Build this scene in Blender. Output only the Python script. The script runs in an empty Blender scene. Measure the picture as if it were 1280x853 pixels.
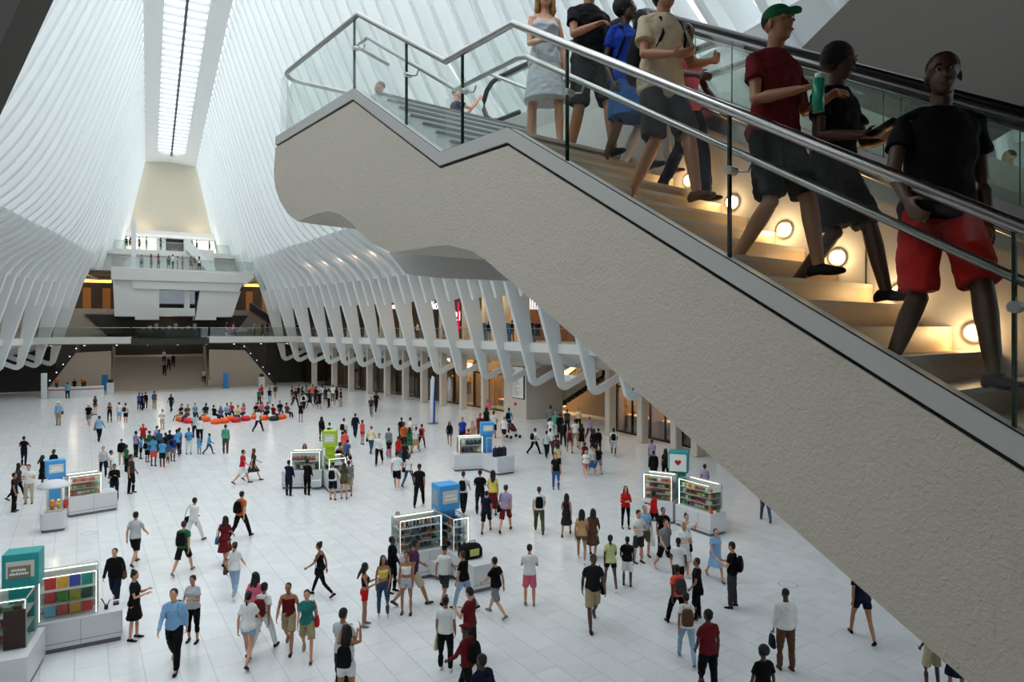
import bpy, bmesh, math, random
from mathutils import Vector, Matrix, Quaternion
random.seed(7)
scene = bpy.context.scene
col = scene.collection
PI = math.pi
# ------------------------------------------------------------------ frames
TH = math.radians(28.1); SN, CS = math.sin(TH), math.cos(TH)
EYE = 7.2; FPX = 853.0; HOR = 410.0; CAMX = -3.0
def cw(X, Z, z):                     # camera-aligned metres (right, forward) -> hall axes
    return Vector((X*CS + Z*SN + CAMX, -X*SN + Z*CS, z))
def ground(px, py, z=0.0):           # where a sight line meets a level floor
    Z = FPX*(EYE - z)/(py - HOR); return cw((px-640)/FPX*Z, Z, z)
def on_y(px, hy, z=0.0):             # point of a vertical sight plane at hall depth hy
    k = (px-640)/FPX; Z = hy/(CS - k*SN); return cw(k*Z, Z, z)
PN, PF = 3.884, 5.64                 # near / far plane of the foreground stair
def S(s, p, z):                      # stair frame: s = along (away), p = across, z = up
    return cw(.783*p - .6217*s, .6217*p + .783*s, z)
def sz(px, py, p=PN):                # sight line -> (s, z) on a plane of the stair frame
    k = (px-640)/FPX; Z = (p/.783)/(k + .794); X = k*Z
    return (Z*.783 - X*.6217, EYE + (HOR-py)*Z/FPX)
# ------------------------------------------------------------------ materials
MATS = {}
def srgb(c):
    if isinstance(c, str):
        c = c.lstrip('#'); c = [int(c[i:i+2], 16)/255 for i in (0, 2, 4)]
    return tuple((v/12.92 if v <= .04045 else ((v+.055)/1.055)**2.4) for v in c[:3]) + (1,)
def mat(name, color, rough=.6, metal=0., bump=0., bscale=20., noise=0., nscale=4., emit=0., trans=0., spec=.5, ecol=None):
    if name in MATS: return MATS[name]
    m = bpy.data.materials.new(name); m.use_nodes = True
    nt = m.node_tree; b = nt.nodes['Principled BSDF']; c = srgb(color)
    b.inputs['Base Color'].default_value = c; b.inputs['Roughness'].default_value = rough
    b.inputs['Metallic'].default_value = metal; b.inputs['Specular IOR Level'].default_value = spec
    m.diffuse_color = c
    if emit:
        b.inputs['Emission Color'].default_value = srgb(ecol) if ecol else c
        b.inputs['Emission Strength'].default_value = emit
    tc = nt.nodes.new('ShaderNodeTexCoord')
    if noise:
        n = nt.nodes.new('ShaderNodeTexNoise'); n.inputs['Scale'].default_value = nscale; n.inputs['Detail'].default_value = 4
        r = nt.nodes.new('ShaderNodeMapRange'); r.inputs['To Min'].default_value = 1-noise; r.inputs['To Max'].default_value = 1+noise
        mx = nt.nodes.new('ShaderNodeMix'); mx.data_type = 'RGBA'; mx.blend_type = 'MULTIPLY'; mx.inputs['Factor'].default_value = 1
        cb = nt.nodes.new('ShaderNodeCombineColor')
        nt.links.new(tc.outputs['Object'], n.inputs['Vector']); nt.links.new(n.outputs['Fac'], r.inputs['Value'])
        for k in ('Red', 'Green', 'Blue'): nt.links.new(r.outputs['Result'], cb.inputs[k])
        mx.inputs['A'].default_value = c
        nt.links.new(cb.outputs['Color'], mx.inputs['B']); nt.links.new(mx.outputs['Result'], b.inputs['Base Color'])
    if bump:
        n = nt.nodes.new('ShaderNodeTexNoise'); n.inputs['Scale'].default_value = bscale; n.inputs['Detail'].default_value = 5
        bp = nt.nodes.new('ShaderNodeBump'); bp.inputs['Strength'].default_value = bump; bp.inputs['Distance'].default_value = .02
        nt.links.new(tc.outputs['Object'], n.inputs['Vector']); nt.links.new(n.outputs['Fac'], bp.inputs['Height'])
        nt.links.new(bp.outputs['Normal'], b.inputs['Normal'])
    MATS[name] = m; return m
def glass(name, tint, clear=.9, rough=.02, top=.28):
    if name in MATS: return MATS[name]
    m = bpy.data.materials.new(name); m.use_nodes = True; nt = m.node_tree
    for n in list(nt.nodes):
        if n.type != 'OUTPUT_MATERIAL': nt.nodes.remove(n)
    out = [n for n in nt.nodes if n.type == 'OUTPUT_MATERIAL'][0]
    t = nt.nodes.new('ShaderNodeBsdfTransparent'); t.inputs['Color'].default_value = srgb(tint)
    g = nt.nodes.new('ShaderNodeBsdfGlossy'); g.inputs['Roughness'].default_value = rough
    f = nt.nodes.new('ShaderNodeLayerWeight'); f.inputs['Blend'].default_value = .15
    r = nt.nodes.new('ShaderNodeMapRange'); r.inputs['To Min'].default_value = 1-clear; r.inputs['To Max'].default_value = top
    mx = nt.nodes.new('ShaderNodeMixShader')
    nt.links.new(f.outputs['Fresnel'], r.inputs['Value']); nt.links.new(r.outputs['Result'], mx.inputs['Fac'])
    nt.links.new(t.outputs[0], mx.inputs[1]); nt.links.new(g.outputs[0], mx.inputs[2]); nt.links.new(mx.outputs[0], out.inputs[0])
    m.diffuse_color = srgb(tint); MATS[name] = m; return m
# ------------------------------------------------------------------ mesh building
class MB:
    def __init__(s): s.v = []; s.f = []
    def add(s, vs, fs):
        o = len(s.v); s.v += [tuple(v) for v in vs]; s.f += [tuple(i+o for i in f) for f in fs]; return s
    def box(s, x0, x1, y0, y1, z0, z1, T=None):
        vs = [(x, y, z) for z in (z0, z1) for y in (y0, y1) for x in (x0, x1)]
        if T: vs = [T(*v) for v in vs]
        return s.add(vs, [(0, 2, 3, 1), (4, 5, 7, 6), (0, 1, 5, 4), (2, 6, 7, 3), (0, 4, 6, 2), (1, 3, 7, 5)])
    def prism(s, pts, a, b, T):          # polygon pts (u,w) swept between a and b, T(t,u,w)->xyz
        n = len(pts); vs = [T(a, u, w) for u, w in pts] + [T(b, u, w) for u, w in pts]
        fs = [tuple(range(n-1, -1, -1)), tuple(range(n, 2*n))] + [(i, (i+1) % n, (i+1) % n+n, i+n) for i in range(n)]
        return s.add(vs, fs)
    def loft(s, rings, cap=True, closed=True):
        n = len(rings[0]); vs = [p for r in rings for p in r]; fs = []
        for k in range(len(rings)-1):
            for i in range(n if closed else n-1):
                j = (i+1) % n; fs.append((k*n+i, k*n+j, (k+1)*n+j, (k+1)*n+i))
        if cap and closed:
            fs += [tuple(range(n-1, -1, -1)), tuple((len(rings)-1)*n+i for i in range(n))]
        return s.add(vs, fs)
    def tube(s, path, r, n=8, flat=1.0):
        path = [Vector(p) for p in path]; rings = []; up = Vector((0, 0, 1))
        rr = r if isinstance(r, (list, tuple)) else [r]*len(path)
        for i, p in enumerate(path):
            a = path[max(i-1, 0)]; b = path[min(i+1, len(path)-1)]; d = (b-a).normalized()
            u = d.cross(up)
            if u.length < 1e-3: u = d.cross(Vector((0, 1, 0)))
            u.normalize(); w = u.cross(d)
            rings.append([p + u*math.cos(t)*rr[i]*flat + w*math.sin(t)*rr[i] for t in (2*PI*k/n for k in range(n))])
        return s.loft(rings)
    def ball(s, c, r, n=10, m=6, sc=(1, 1, 1)):
        rings = []
        for k in range(m+1):
            t = PI*k/m; rr = max(math.sin(t), .02)
            rings.append([(c[0]+r*sc[0]*rr*math.cos(2*PI*i/n), c[1]+r*sc[1]*rr*math.sin(2*PI*i/n), c[2]-r*sc[2]*math.cos(t)) for i in range(n)])
        return s.loft(rings)
    def cyl(s, c, r, h, n=16, r2=None):
        r2 = r if r2 is None else r2
        return s.loft([[(c[0]+q*math.cos(2*PI*i/n), c[1]+q*math.sin(2*PI*i/n), z) for i in range(n)] for q, z in ((r, c[2]), (r2, c[2]+h))])
    def grid(s, rows):
        n = len(rows[0]); vs = [p for r in rows for p in r]
        return s.add(vs, [(k*n+i, k*n+i+1, (k+1)*n+i+1, (k+1)*n+i) for k in range(len(rows)-1) for i in range(n-1)])
    def mesh(s, name, smooth=False):
        me = bpy.data.meshes.new(name); me.from_pydata(s.v, [], s.f)
        bm = bmesh.new(); bm.from_mesh(me); bmesh.ops.recalc_face_normals(bm, faces=bm.faces); bm.to_mesh(me); bm.free()
        if smooth: me.polygons.foreach_set('use_smooth', [True]*len(me.polygons))
        me.update(); return me
    def build(s, name, m, parent=None, smooth=False, bevel=0):
        o = bpy.data.objects.new(name, s.mesh(name, smooth)); col.objects.link(o); o.data.materials.append(m)
        if parent is not None:
            o.parent = parent; o.matrix_parent_inverse = Matrix.Translation(parent.location).inverted() if parent.rotation_euler.z == 0 else parent.matrix_basis.inverted()
        if bevel:
            b = o.modifiers.new('bevel', 'BEVEL'); b.width = bevel; b.segments = 2; b.limit_method = 'ANGLE'
        return o
def tag(o, label=None, cat=None, group=None, kind=None):
    if label: o['label'] = label
    if cat: o['category'] = cat
    if group: o['group'] = group
    if kind: o['kind'] = kind
    return o
def empty(name, loc=(0, 0, 0), rz=0.0, label=None, cat=None, group=None):
    o = bpy.data.objects.new(name, None); o.location = loc; o.rotation_euler = (0, 0, rz); o.empty_display_size = .1
    col.objects.link(o); return tag(o, label, cat, group)
def local(mb, name, m, parent, smooth=False, bevel=0):      # mesh already in the parent's own frame
    o = bpy.data.objects.new(name, mb.mesh(name, smooth)); col.objects.link(o); o.data.materials.append(m); o.parent = parent
    if bevel:
        b = o.modifiers.new('bevel', 'BEVEL'); b.width = bevel; b.segments = 2; b.limit_method = 'ANGLE'
    return o
def interp(tab, x):
    if x <= tab[0][0]: return tab[0][1]
    for (a, b), (c, d) in zip(tab, tab[1:]):
        if x <= c: return b + (d-b)*(x-a)/(c-a)
    return tab[-1][1]
def text(name, body, M, size, m, parent=None, extrude=.01, group=None):
    cu = bpy.data.curves.new('tx', 'FONT'); cu.body = body; cu.size = size; cu.extrude = extrude; cu.align_x = 'CENTER'; cu.align_y = 'CENTER'
    to = bpy.data.objects.new('tx', cu); col.objects.link(to); dg = bpy.context.evaluated_depsgraph_get(); me = bpy.data.meshes.new_from_object(to.evaluated_get(dg)); bpy.data.objects.remove(to)
    me.transform(M); me.materials.clear(); me.materials.append(m); me.name = name
    o = bpy.data.objects.new(name, me); col.objects.link(o)
    if parent is not None: o.parent = parent; o.matrix_parent_inverse = parent.matrix_basis.inverted()
    return o
def facing(loc, ang): return Matrix.Translation(Vector(loc)) @ Matrix.Rotation(ang, 4, 'Z') @ Matrix.Rotation(PI/2, 4, 'X')
def light(name, loc, energy, color, size=.1, typ='POINT', rot=None, sy=None):
    l = bpy.data.lights.new(name, typ); l.energy = energy; l.color = color
    if typ == 'AREA':
        l.size = size
        if sy: l.shape = 'RECTANGLE'; l.size_y = sy
    else: l.shadow_soft_size = size
    o = bpy.data.objects.new(name, l); o.location = loc
    if rot: o.rotation_euler = rot
    col.objects.link(o); return o
# ================================================================== THE HALL
W = mat('white_painted_steel', (.80, .81, .81), .55)
W2 = mat('white_plaster', (.78, .775, .76), .7, noise=.03, nscale=.4)
STONE = mat('pale_stone', (.60, .57, .52), .45, noise=.06, nscale=.6)
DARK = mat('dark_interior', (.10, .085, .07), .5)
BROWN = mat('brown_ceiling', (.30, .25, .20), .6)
BLACK = mat('black_rubber', (.02, .02, .02), .35)
STEEL = mat('brushed_steel', (.62, .62, .62), .3, metal=1.)
CLEAR = glass('clear_glass', '#eef3f0', .97, top=.15)
ROOFG = glass('roof_glass', '#a9b1b5', .96); SKYG = glass('skylight_glass', '#c0c8ce', .97)
SHOPG = glass('shop_glass', '#c8c8c4', .88)
# floor: white marble slabs
FL = bpy.data.materials.new('white_marble_tiles'); FL.use_nodes = True
def _floor():
    nt = FL.node_tree; b = nt.nodes['Principled BSDF']; b.inputs['Roughness'].default_value = .22; b.inputs['Specular IOR Level'].default_value = .45
    tc = nt.nodes.new('ShaderNodeTexCoord'); mp = nt.nodes.new('ShaderNodeMapping'); mp.inputs['Rotation'].default_value = (0, 0, math.radians(-94.2))
    br = nt.nodes.new('ShaderNodeTexBrick'); br.offset = .5
    br.inputs['Color1'].default_value = srgb((.87, .87, .872)); br.inputs['Color2'].default_value = srgb((.855, .855, .858)); br.inputs['Mortar'].default_value = srgb((.77, .775, .78))
    br.inputs['Scale'].default_value = 1; br.inputs['Brick Width'].default_value = 1.5; br.inputs['Row Height'].default_value = .62
    br.inputs['Mortar Size'].default_value = .012; br.inputs['Mortar Smooth'].default_value = .2
    n = nt.nodes.new('ShaderNodeTexNoise'); n.inputs['Scale'].default_value = .7; n.inputs['Detail'].default_value = 8; n.inputs['Distortion'].default_value = 2
    r = nt.nodes.new('ShaderNodeValToRGB'); r.color_ramp.elements[0].position = .38; r.color_ramp.elements[0].color = (.93, .935, .94, 1); r.color_ramp.elements[1].position = .62; r.color_ramp.elements[1].color = (1, 1, 1, 1)
    mx = nt.nodes.new('ShaderNodeMix'); mx.data_type = 'RGBA'; mx.blend_type = 'MULTIPLY'; mx.inputs['Factor'].default_value = 1
    L = nt.links.new
    L(tc.outputs['Object'], mp.inputs['Vector']); L(mp.outputs[0], br.inputs['Vector']); L(tc.outputs['Object'], n.inputs['Vector']); L(n.outputs['Fac'], r.inputs['Fac'])
    L(br.outputs['Color'], mx.inputs['A']); L(r.outputs['Color'], mx.inputs['B']); L(mx.outputs['Result'], b.inputs['Base Color'])
_floor()
tag(MB().grid([[(-34, -14, 0), (34, -14, 0)], [(-34, 116, 0), (34, 116, 0)]]).build('floor', FL), kind='structure')
for px, py in ((985, 731), (112, 667), (110, 704)):
    g = ground(px, py); m_ = MB()
    for a in range(0, 24):
        t0, t1 = 2*PI*a/24, 2*PI*(a+1)/24
        m_.add([(g.x+r*math.cos(t), g.y+r*math.sin(t), .002) for t in (t0, t1) for r in (.24, .26)], [(0, 1, 3, 2)])
    tag(m_.build('floor_ring', mat('ring_metal', (.35, .35, .35), .4)), 'thin dark metal ring let into the white floor ' + {985: 'in the open floor at lower right', 112: 'beside the round popcorn counter', 110: 'behind the chocolate stand'}[px], 'floor fitting', 'floor rings')

# --- plan of the rib feet and section of the ribs
TIP = [(-20, 8), (-10, 12.5), (0, 16), (10, 18.8), (20, 20.4), (31.4, 21.1), (38, 21.2), (45.8, 21.), (49.6, 20.8), (52.6, 20.3), (55.7, 19.8), (59.2, 19.2), (62.9, 18.5), (66.9, 17.9), (70.6, 17.1), (73.8, 16.3), (78.1, 15.3), (81.8, 14.2), (85.7, 13.1), (90, 12.), (94, 11.5), (112, 10.)]
ZTOP = [(0, 35), (64, 35), (112, 31.5)]
def w0(y): return interp(TIP, y)
def rx(y, z):                        # inner half width of the hall at height z
    w = w0(y); ws = w-3.0; zt = interp(ZTOP, y)
    if z <= 12.2: return w - 3.0*(z-3.2)/10.2
    fr = interp([(75, .47), (92, .73)], y); m = (ws-3.1)*fr/(zt-18); ln = lambda q: 3.1+(zt-q)*m
    def up(z_): return ln(z_) + (ws-ln(13.2))*math.exp(-(z_-13.2)/2.2) if z_ < zt else 3.1
    if z >= 14.6: return up(z)
    a = w-3.0*9.0/10.2; b = up(14.6); u = (z-12.2)/2.4
    sa, sb = -3/10.2*2.4, (up(14.8)-up(14.6))/.2*2.4
    return (2*u**3-3*u*u+1)*a + (u**3-2*u*u+u)*sa + (-2*u**3+3*u*u)*b + (u**3-u*u)*sb
def rib(side, y, z0, tip=False, tn=.30):
    zt = interp(ZTOP, y)-.3
    zs = ([z0 + (13.5-z0)*i/7 for i in range(7)] if tip else [z0, z0+.12, z0+.35, z0+.8, z0+1.6, z0+2.6]) if z0 < 13 else []
    n = 20; a = max(z0, 13.5); zs += [a + (zt-a)*i/n for i in range(n+1)]
    rings = []
    for i, z in enumerate(zs):
        dz = .05; x = rx(y, z); dx = (rx(y, z+dz)-rx(y, z-dz))/(2*dz)
        nx, nz = 1/math.hypot(1, dx), -dx/math.hypot(1, dx)        # outward normal in (x,z)
        d = interp([(3.2, .5), (5, .9), (9, 1.5), (12, 1.6), (20, 1.35), (28, 1.0), (32, .6), (36, .35)], z)
        if not tip and z0 < 13 and i < 3: d *= (.5, .78, .93)[i]
        if not tip and z0 < 13: d *= 1.25
        t = tn*interp([(3.2, .75), (8, 1), (20, 1), (34, .8)], z)
        sec = [(0, -.22), (.10, -.5), (d, -.5), (d, .5), (.10, .5), (0, .22)]
        rings.append([(side*(x+nx*u), y+t*v, z+nz*u) for u, v in sec])
    mb = MB().loft(rings)
    if tip:                                                         # the leg folds back up to the gallery edge
        x = w0(y); pts = [(x-.02, 3.62), (x+.12, 3.2), (x+.38, 3.02), (x+.7, 3.05), (x+3.3, 4.25), (x+3.2, 4.75), (x+.62, 3.5), (x+.45, 3.62)]
        mb.prism(pts, y-.12, y+.12, lambda t_, u, w: (side*u, t_, w))
    return mb
k = 0
for side in (-1, 1):
    ys = [90-3.66*i for i in range(24)]
    for y in ys:
        k += 1; tag(rib(side, y, 3.3, True).build('trim_%d' % k, W), kind='structure')
        k += 1; tag(rib(side, y-1.83, 9.35).build('trim_%d' % k, W), kind='structure')
    for y in [91.8+1.83*i for i in range(11)]:
        k += 1; tag(rib(side, y, 17.0 if y > 95 else 14.0).build('trim_%d' % k, W), kind='structure')
# --- sheets between the ribs
def sheet(side, y0, y1, ny, zs, off):
    rows = []
    for i in range(ny+1):
        y = y0+(y1-y0)*i/ny; row = []
        for z in zs:
            zt = interp(ZTOP, y); zz = min(z, zt) if z < 40 else zt
            row.append((side*(rx(y, zz)+off*min(1, (zt-zz)/3+.15)), y, zz))
        rows.append(row)
    return rows
for side, nm in ((-1, 'left'), (1, 'right')):
    mb = MB().grid(sheet(side, -4, 90, 40, [11.9, 12.6, 13.2, 13.8, 14.4, 15.0, 15.8], .45)); mb.grid(sheet(side, 90, 112, 10, [13.2, 14.4, 15.8, 17], .45))
    tag(mb.build('wall_'+nm, W, smooth=True), kind='structure')
    mb = MB().grid(sheet(side, -4, 90, 30, [15.8+ (30.2-15.8)*i/14 for i in range(15)]+[31, 32, 33, 34, 99], .9)); mb.grid(sheet(side, 90, 112, 8, [17+(30.2-17)*i/10 for i in range(11)]+[31, 99], .9))
    tag(mb.build('window_%d' % (1 if side < 0 else 2), ROOFG), kind='structure')
# --- skylight strip
HW = 1.75
def sky_z(y): return interp(ZTOP, y)+.25
ys = [-4+ (108-(-4))*i/56 for i in range(57)]
rows = []
for i in range(41):
    y = -4+116*i/40; zz = interp(ZTOP, y)
    hw = HW if y < 107 else HW*math.sqrt(max(0, 1-((y-107)/1.9)**2)) if y < 108.9 else .02
    rows.append((y, hw, zz))
for side in (-1, 1):
    mb = MB()
    ya = [-4+1.9*i for i in range(58)] + [107, 107.5, 108, 108.4, 108.7, 108.9, 109.5, 112]
    ya = sorted(y for y in ya if y <= 112)
    rr = []
    for y in ya:
        hw = HW if y < 107 else (HW*math.sqrt(max(0, 1-((y-107)/1.9)**2)) if y < 108.9 else 0)
        zz = interp(ZTOP, y); rr.append([(side*hw, y, zz+.55), (side*hw, y, zz+.05), (side*(hw+.35), y, zz), (side*3.35, y, zz-.3)])
    tag(mb.grid(rr).build('ceiling_strip_'+('left' if side < 0 else 'right'), W, smooth=True), kind='structure')
sk = tag(empty('skylight', (0, 52, 35.3)), kind='structure')
g = MB(); g.grid([[(-HW-.1, y, interp(ZTOP, y)+.5), (0, y, interp(ZTOP, y)+.75), (HW+.1, y, interp(ZTOP, y)+.5)] for y in [-4+8*i for i in range(15)]])
g.build('pane', SKYG, sk)
sp = MB().tube([(0, y, interp(ZTOP, y)+.12) for y in (-4, 30, 64, 90, 109)], .13, 6); sp.build('spine', BLACK, sk)
LOU = mat('louvre_white', (.72, .74, .76), .5)
for i in range(58):
    y = 108.2-1.45*i
    if y < 50: break
    zz = interp(ZTOP, y)+.3
    MB().box(-HW, HW, y-.07, y+.07, zz-.12, zz+.16).build('cross_bar', LOU, sk)
# --- end wall over the far entrance
def end_poly(y, z0, z1, n=10):
    zs = [z0+(z1-z0)*i/n for i in range(n+1)]
    return [(-rx(y, z)-.6, z) for z in zs] + [(rx(y, z)+.6, z) for z in reversed(zs)]
mb = MB().prism(end_poly(112, 20.9, 32.6), 112, 112.4, lambda t, u, w: (u, t, w))
tag(mb.build('wall_end', mat('cream_end_wall', (.70, .67, .61), .7)), kind='structure')
# coved soffit above the entrance windows
rows = []
for i in range(9):
    a = PI/2*i/8; y = 112-3.2*math.sin(a)*1; z = 20.9+2.2*(1-math.cos(a))*0+.25*math.sin(a)
    rows.append([(-6.2, 108.8+3.2*(1-math.sin(a)), 20.9-.9+.9*math.cos(a)), (6.2, 108.8+3.2*(1-math.sin(a)), 20.9-.9+.9*math.cos(a))])
tag(MB().grid(rows).build('ceiling_cove', W2, smooth=True), kind='structure')

# --- galleries along both sides
def strip(side, fa, za, fb, zb, y0=-4, y1=92, n=32, hollow=None):
    rows = []
    for i in range(n+1):
        y = y0+(y1-y0)*i/n
        if callable(za): A, B = za(y), zb(y)
        else: A, B = za, zb
        rows.append([(side*(w0(y)+fa), y, A), (side*(w0(y)+fb), y, B)])
    return rows
def band(side, pts, y0=-4, y1=92, n=32):          # closed profile (offset, z) swept along the plan curve
    rings = []
    for i in range(n+1):
        y = y0+(y1-y0)*i/n; rings.append([(side*(w0(y)+a), y, z) for a, z in pts])
    return MB().loft(rings)
GZ = 6.1
for side, nm in ((-1, 'left'), (1, 'right')):
    tag(band(side, [(-.05, GZ-.62), (-.12, GZ-.6), (-.12, GZ+.02), (0, GZ+.05), (.15, GZ), (12, GZ), (12, 5.0), (3.6, 4.45), (3.3, 4.3)]).build('floor_gallery_'+nm, W2), kind='structure')
    tag(band(side, [(-.6, 10.35), (-1.0, 10.75), (12, 10.75), (12, 10.35)]).build('ceiling_gallery_'+nm, W2), kind='structure')
    tag(band(side, [(12, 0), (12, 15.9), (12.3, 15.9), (12.3, 0)]).build('wall_outer_'+nm, W2), kind='structure')
    tag(band(side, [(-3.1, 15.7), (-3.1, 15.9), (12.2, 15.9), (12.2, 15.7)]).build('ceiling_upper_'+nm, W2), kind='structure')
    tag(band(side, [(6.2 if side < 0 else 9.5, 0), (6.2 if side < 0 else 9.5, 5.0), (6.4 if side < 0 else 9.7, 5.0), (6.4 if side < 0 else 9.7, 0)]).build('wall_ground_'+nm, DARK if side < 0 else BROWN), kind='structure')
    # glass balustrade of the gallery with its rail
    gb = empty('gallery_balustrade', (side*20, 40, GZ), label='glass balustrade with thin steel rail along the %s gallery edge' % nm, cat='balustrade')
    rows = strip(side, .25, GZ, .25, GZ+1.05); MB().grid(rows).build('glass_pane', CLEAR, gb)
    MB().tube([Vector(r[1]) for r in rows], .035, 6).build('rail', STEEL, gb)

for i in range(9):
    y = 45.2+3.66*i; light('shoulder_uplight', (rx(y, 13.8)+.2, y, 13.7), 10, (1, .70, .48), .15)
for i in range(4):
    y = 52.5+3.66*i; light('shoulder_uplight', (-rx(y, 13.8)-.2, y, 13.7), 8, (1, .72, .5), .15)
# ================================================================== FAR END: balcony, entrance, bridge, stairs
WARM = mat('warm_light_strip', (1, .72, .35), emit=3.0)
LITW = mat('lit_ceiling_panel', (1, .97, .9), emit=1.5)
GREYW = mat('grey_stone_wall', (.66, .62, .57), .55, noise=.05, nscale=.5)
YB = 88.0
def bz(y): return EYE+(HOR-y)*.0925
def bx(px): return -6.6+(px-138)*.0838
def XZ(mb, pts, y0, y1): return mb.prism(pts, y0, y1, lambda t, u, w: (u, t, w))
bal = tag(empty('balcony', (0, YB, 8.4)), kind='structure')
P = lambda *q: [(bx(a), bz(b)) for a, b in q]
XZ(MB(), P((138, 336), (317, 340), (317, 345), (303, 356), (302, 352), (138, 352)), YB, YB+9).build('fascia', W2, bal, bevel=.04)
XZ(MB(), P((163, 352), (302, 352), (297, 363), (163, 362)), YB+.15, YB+8).build('fascia_lower', W2, bal)
XZ(MB(), P((140, 352), (195, 352), (195, 400), (166, 400), (166, 396), (142, 396)), YB+.35, YB+7).build('hanging_box', W2, bal)
XZ(MB(), P((246, 362), (300, 362), (288, 396), (267, 396), (267, 400), (240, 400)), YB+.35, YB+7).build('hanging_box', W2, bal)
XZ(MB(), P((195, 385), (240, 385), (240, 395), (195, 395)), YB+.6, YB+7).build('parapet', W2, bal)
XZ(MB(), P((226, 362), (233, 362), (233, 386), (226, 386)), YB+.7, YB+1.2).build('mullion', W2, bal)
MB().add([(bx(195), YB+1, bz(385)), (bx(240), YB+1, bz(385)), (bx(240), YB+1, bz(362)), (bx(195), YB+1, bz(362))], [(0, 1, 2, 3)]).build('pane', SHOPG, bal)
XZ(MB(), P((195, 362), (246, 362), (246, 395), (195, 395)), YB+5, YB+5.2).build('back_panel', DARK, bal)
FZ = bz(336)
MB().box(bx(138), bx(317), YB+.3, YB+16, FZ-.3, FZ-.05).build('floor_slab', W2, bal)
gb = empty('balcony_balustrade', (0, YB, FZ), label='glass balustrade along the front of the far upper balcony', cat='balustrade')
for i in range(10):
    xa, xb = bx(138+i*17.9)+.03, bx(138+(i+1)*17.9)-.03
    MB().box(xa, xb, YB+.2, YB+.22, FZ, FZ+1.1).build('glass_pane', CLEAR, gb)
MB().tube([(bx(138), YB+.21, FZ+1.12), (bx(317), YB+.21, FZ+1.12)], .03, 6).build('rail', STEEL, gb)
# stair with white solid side up to the entrance level
UZ = 17.3
st = empty('upper_stair', (3.4, 95, FZ), label='white stair rising from the balcony to the entrance doors', cat='stair')
XZ(MB(), [(1.2, UZ), (1.2, UZ+1.2), (1.6, UZ+1.2), (4.8, FZ+.9), (4.8, FZ), (4.2, FZ)], 96, 96.3).build('side_panel', W, st)
mb = MB()
for i in range(16): mb.box(1.4+i*.2, 4.6, 96.3, 99.5, UZ-(i+1)*.19, UZ-i*.19)
mb.build('steps', W2, st)
tag(MB().box(-4.7, -4.2, 91, 91.5, FZ, UZ+2.6).build('column_far_balcony', W), kind='structure')
# entrance level
tag(MB().box(-11, 11, 100, 113, UZ-.7, UZ).build('floor_entrance', W2), kind='structure')
tag(MB().box(-13, 13, 100.6, 101, FZ-1, UZ-.7).build('wall_below_entrance', W2), kind='structure')
gb = empty('entrance_balustrade', (0, 100, UZ), label='glass balustrade along the edge of the far entrance level', cat='balustrade')
MB().box(-10, 10, 100.1, 100.12, UZ, UZ+1.05).build('glass_pane', CLEAR, gb); MB().tube([(-10, 100.1, UZ+1.07), (10, 100.1, UZ+1.07)], .03, 6).build('rail', STEEL, gb)
ew = tag(empty('wall_entrance', (0, 111, UZ)), kind='structure')
for a, b in ((-7, -5.6), (-1.9, -.7), (1.6, 2.6), (6.1, 7.2)): MB().box(a, b, 109.5, 110, UZ, 20.3).build('pier', W, ew)
MB().box(-7.4, 7.4, 109.4, 110.2, 20.0, 21.0).build('header', W2, ew)
for i, (a, b) in enumerate(((-5.6, -1.9), (2.6, 6.1))):
    w = tag(empty('window_%d' % (3+i), (a, 109.8, UZ)), kind='structure')
    MB().box(a, b, 109.75, 109.77, UZ, 20).build('pane', CLEAR, w)
    for q in range(4): MB().box(a+(b-a)*q/3-.04, a+(b-a)*q/3+.04, 109.7, 109.85, UZ, 20).build('mullion', W, w)
d = tag(empty('door_1', (.45, 109.8, UZ)), kind='structure')
MB().box(-.7, 1.6, 109.8, 109.9, UZ, 20).build('door_leaf', DARK, d); MB().box(.0, .9, 109.7, 109.78, UZ, UZ+1.3).build('red_poster', mat('poster_red', (.6, .08, .07), .5), d)
tag(MB().box(-14, 14, 119, 119.3, UZ-4, 24).build('wall_street', LITW), kind='structure')  # emissive wall: brightness of the street is put into the material
# far side galleries behind the balcony
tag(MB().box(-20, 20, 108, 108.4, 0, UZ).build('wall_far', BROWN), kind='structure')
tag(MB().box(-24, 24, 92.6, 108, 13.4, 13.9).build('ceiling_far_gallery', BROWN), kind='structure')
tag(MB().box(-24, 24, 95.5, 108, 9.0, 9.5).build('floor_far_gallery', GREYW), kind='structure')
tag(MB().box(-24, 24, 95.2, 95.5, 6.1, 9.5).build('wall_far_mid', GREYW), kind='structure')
for a, b, n in ((-14, -6.8, 'left'), (8, 15, 'right')):
    tag(MB().box(a, b, 94.0, 94.15, 12.55, 12.85).build('cove_lamp', WARM), 'warm glowing light strip under the %s far gallery ceiling' % n, 'light strip')
    for q in range(3):
        xq = a+1.4+q*2.2
        tag(MB().box(xq, xq+.9, 104, 104.2, 9.5, 12.4).build('shop_display', mat('amber_display', (.5, .32, .14), .6, emit=.35)), 'amber lit display panel on the %s far gallery, %s' % (n, 'middle one' if q == 1 else 'next to the balcony' if (q == 2) == (n == 'left') else 'next to the ribs'), 'display')
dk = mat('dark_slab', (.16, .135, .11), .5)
XZ(MB(), [(-9.6, 8.7), (8.2, 8.7), (6.5, 6.2), (-7.2, 6.2)], 94.6, 95.1); tag(XZ(MB(), [(-9.6, 8.8), (8.6, 8.8), (6.8, 6.2), (-7.2, 6.2)], 94.9, 95.2).build('wall_dark_opening', dk), kind='structure')
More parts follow.
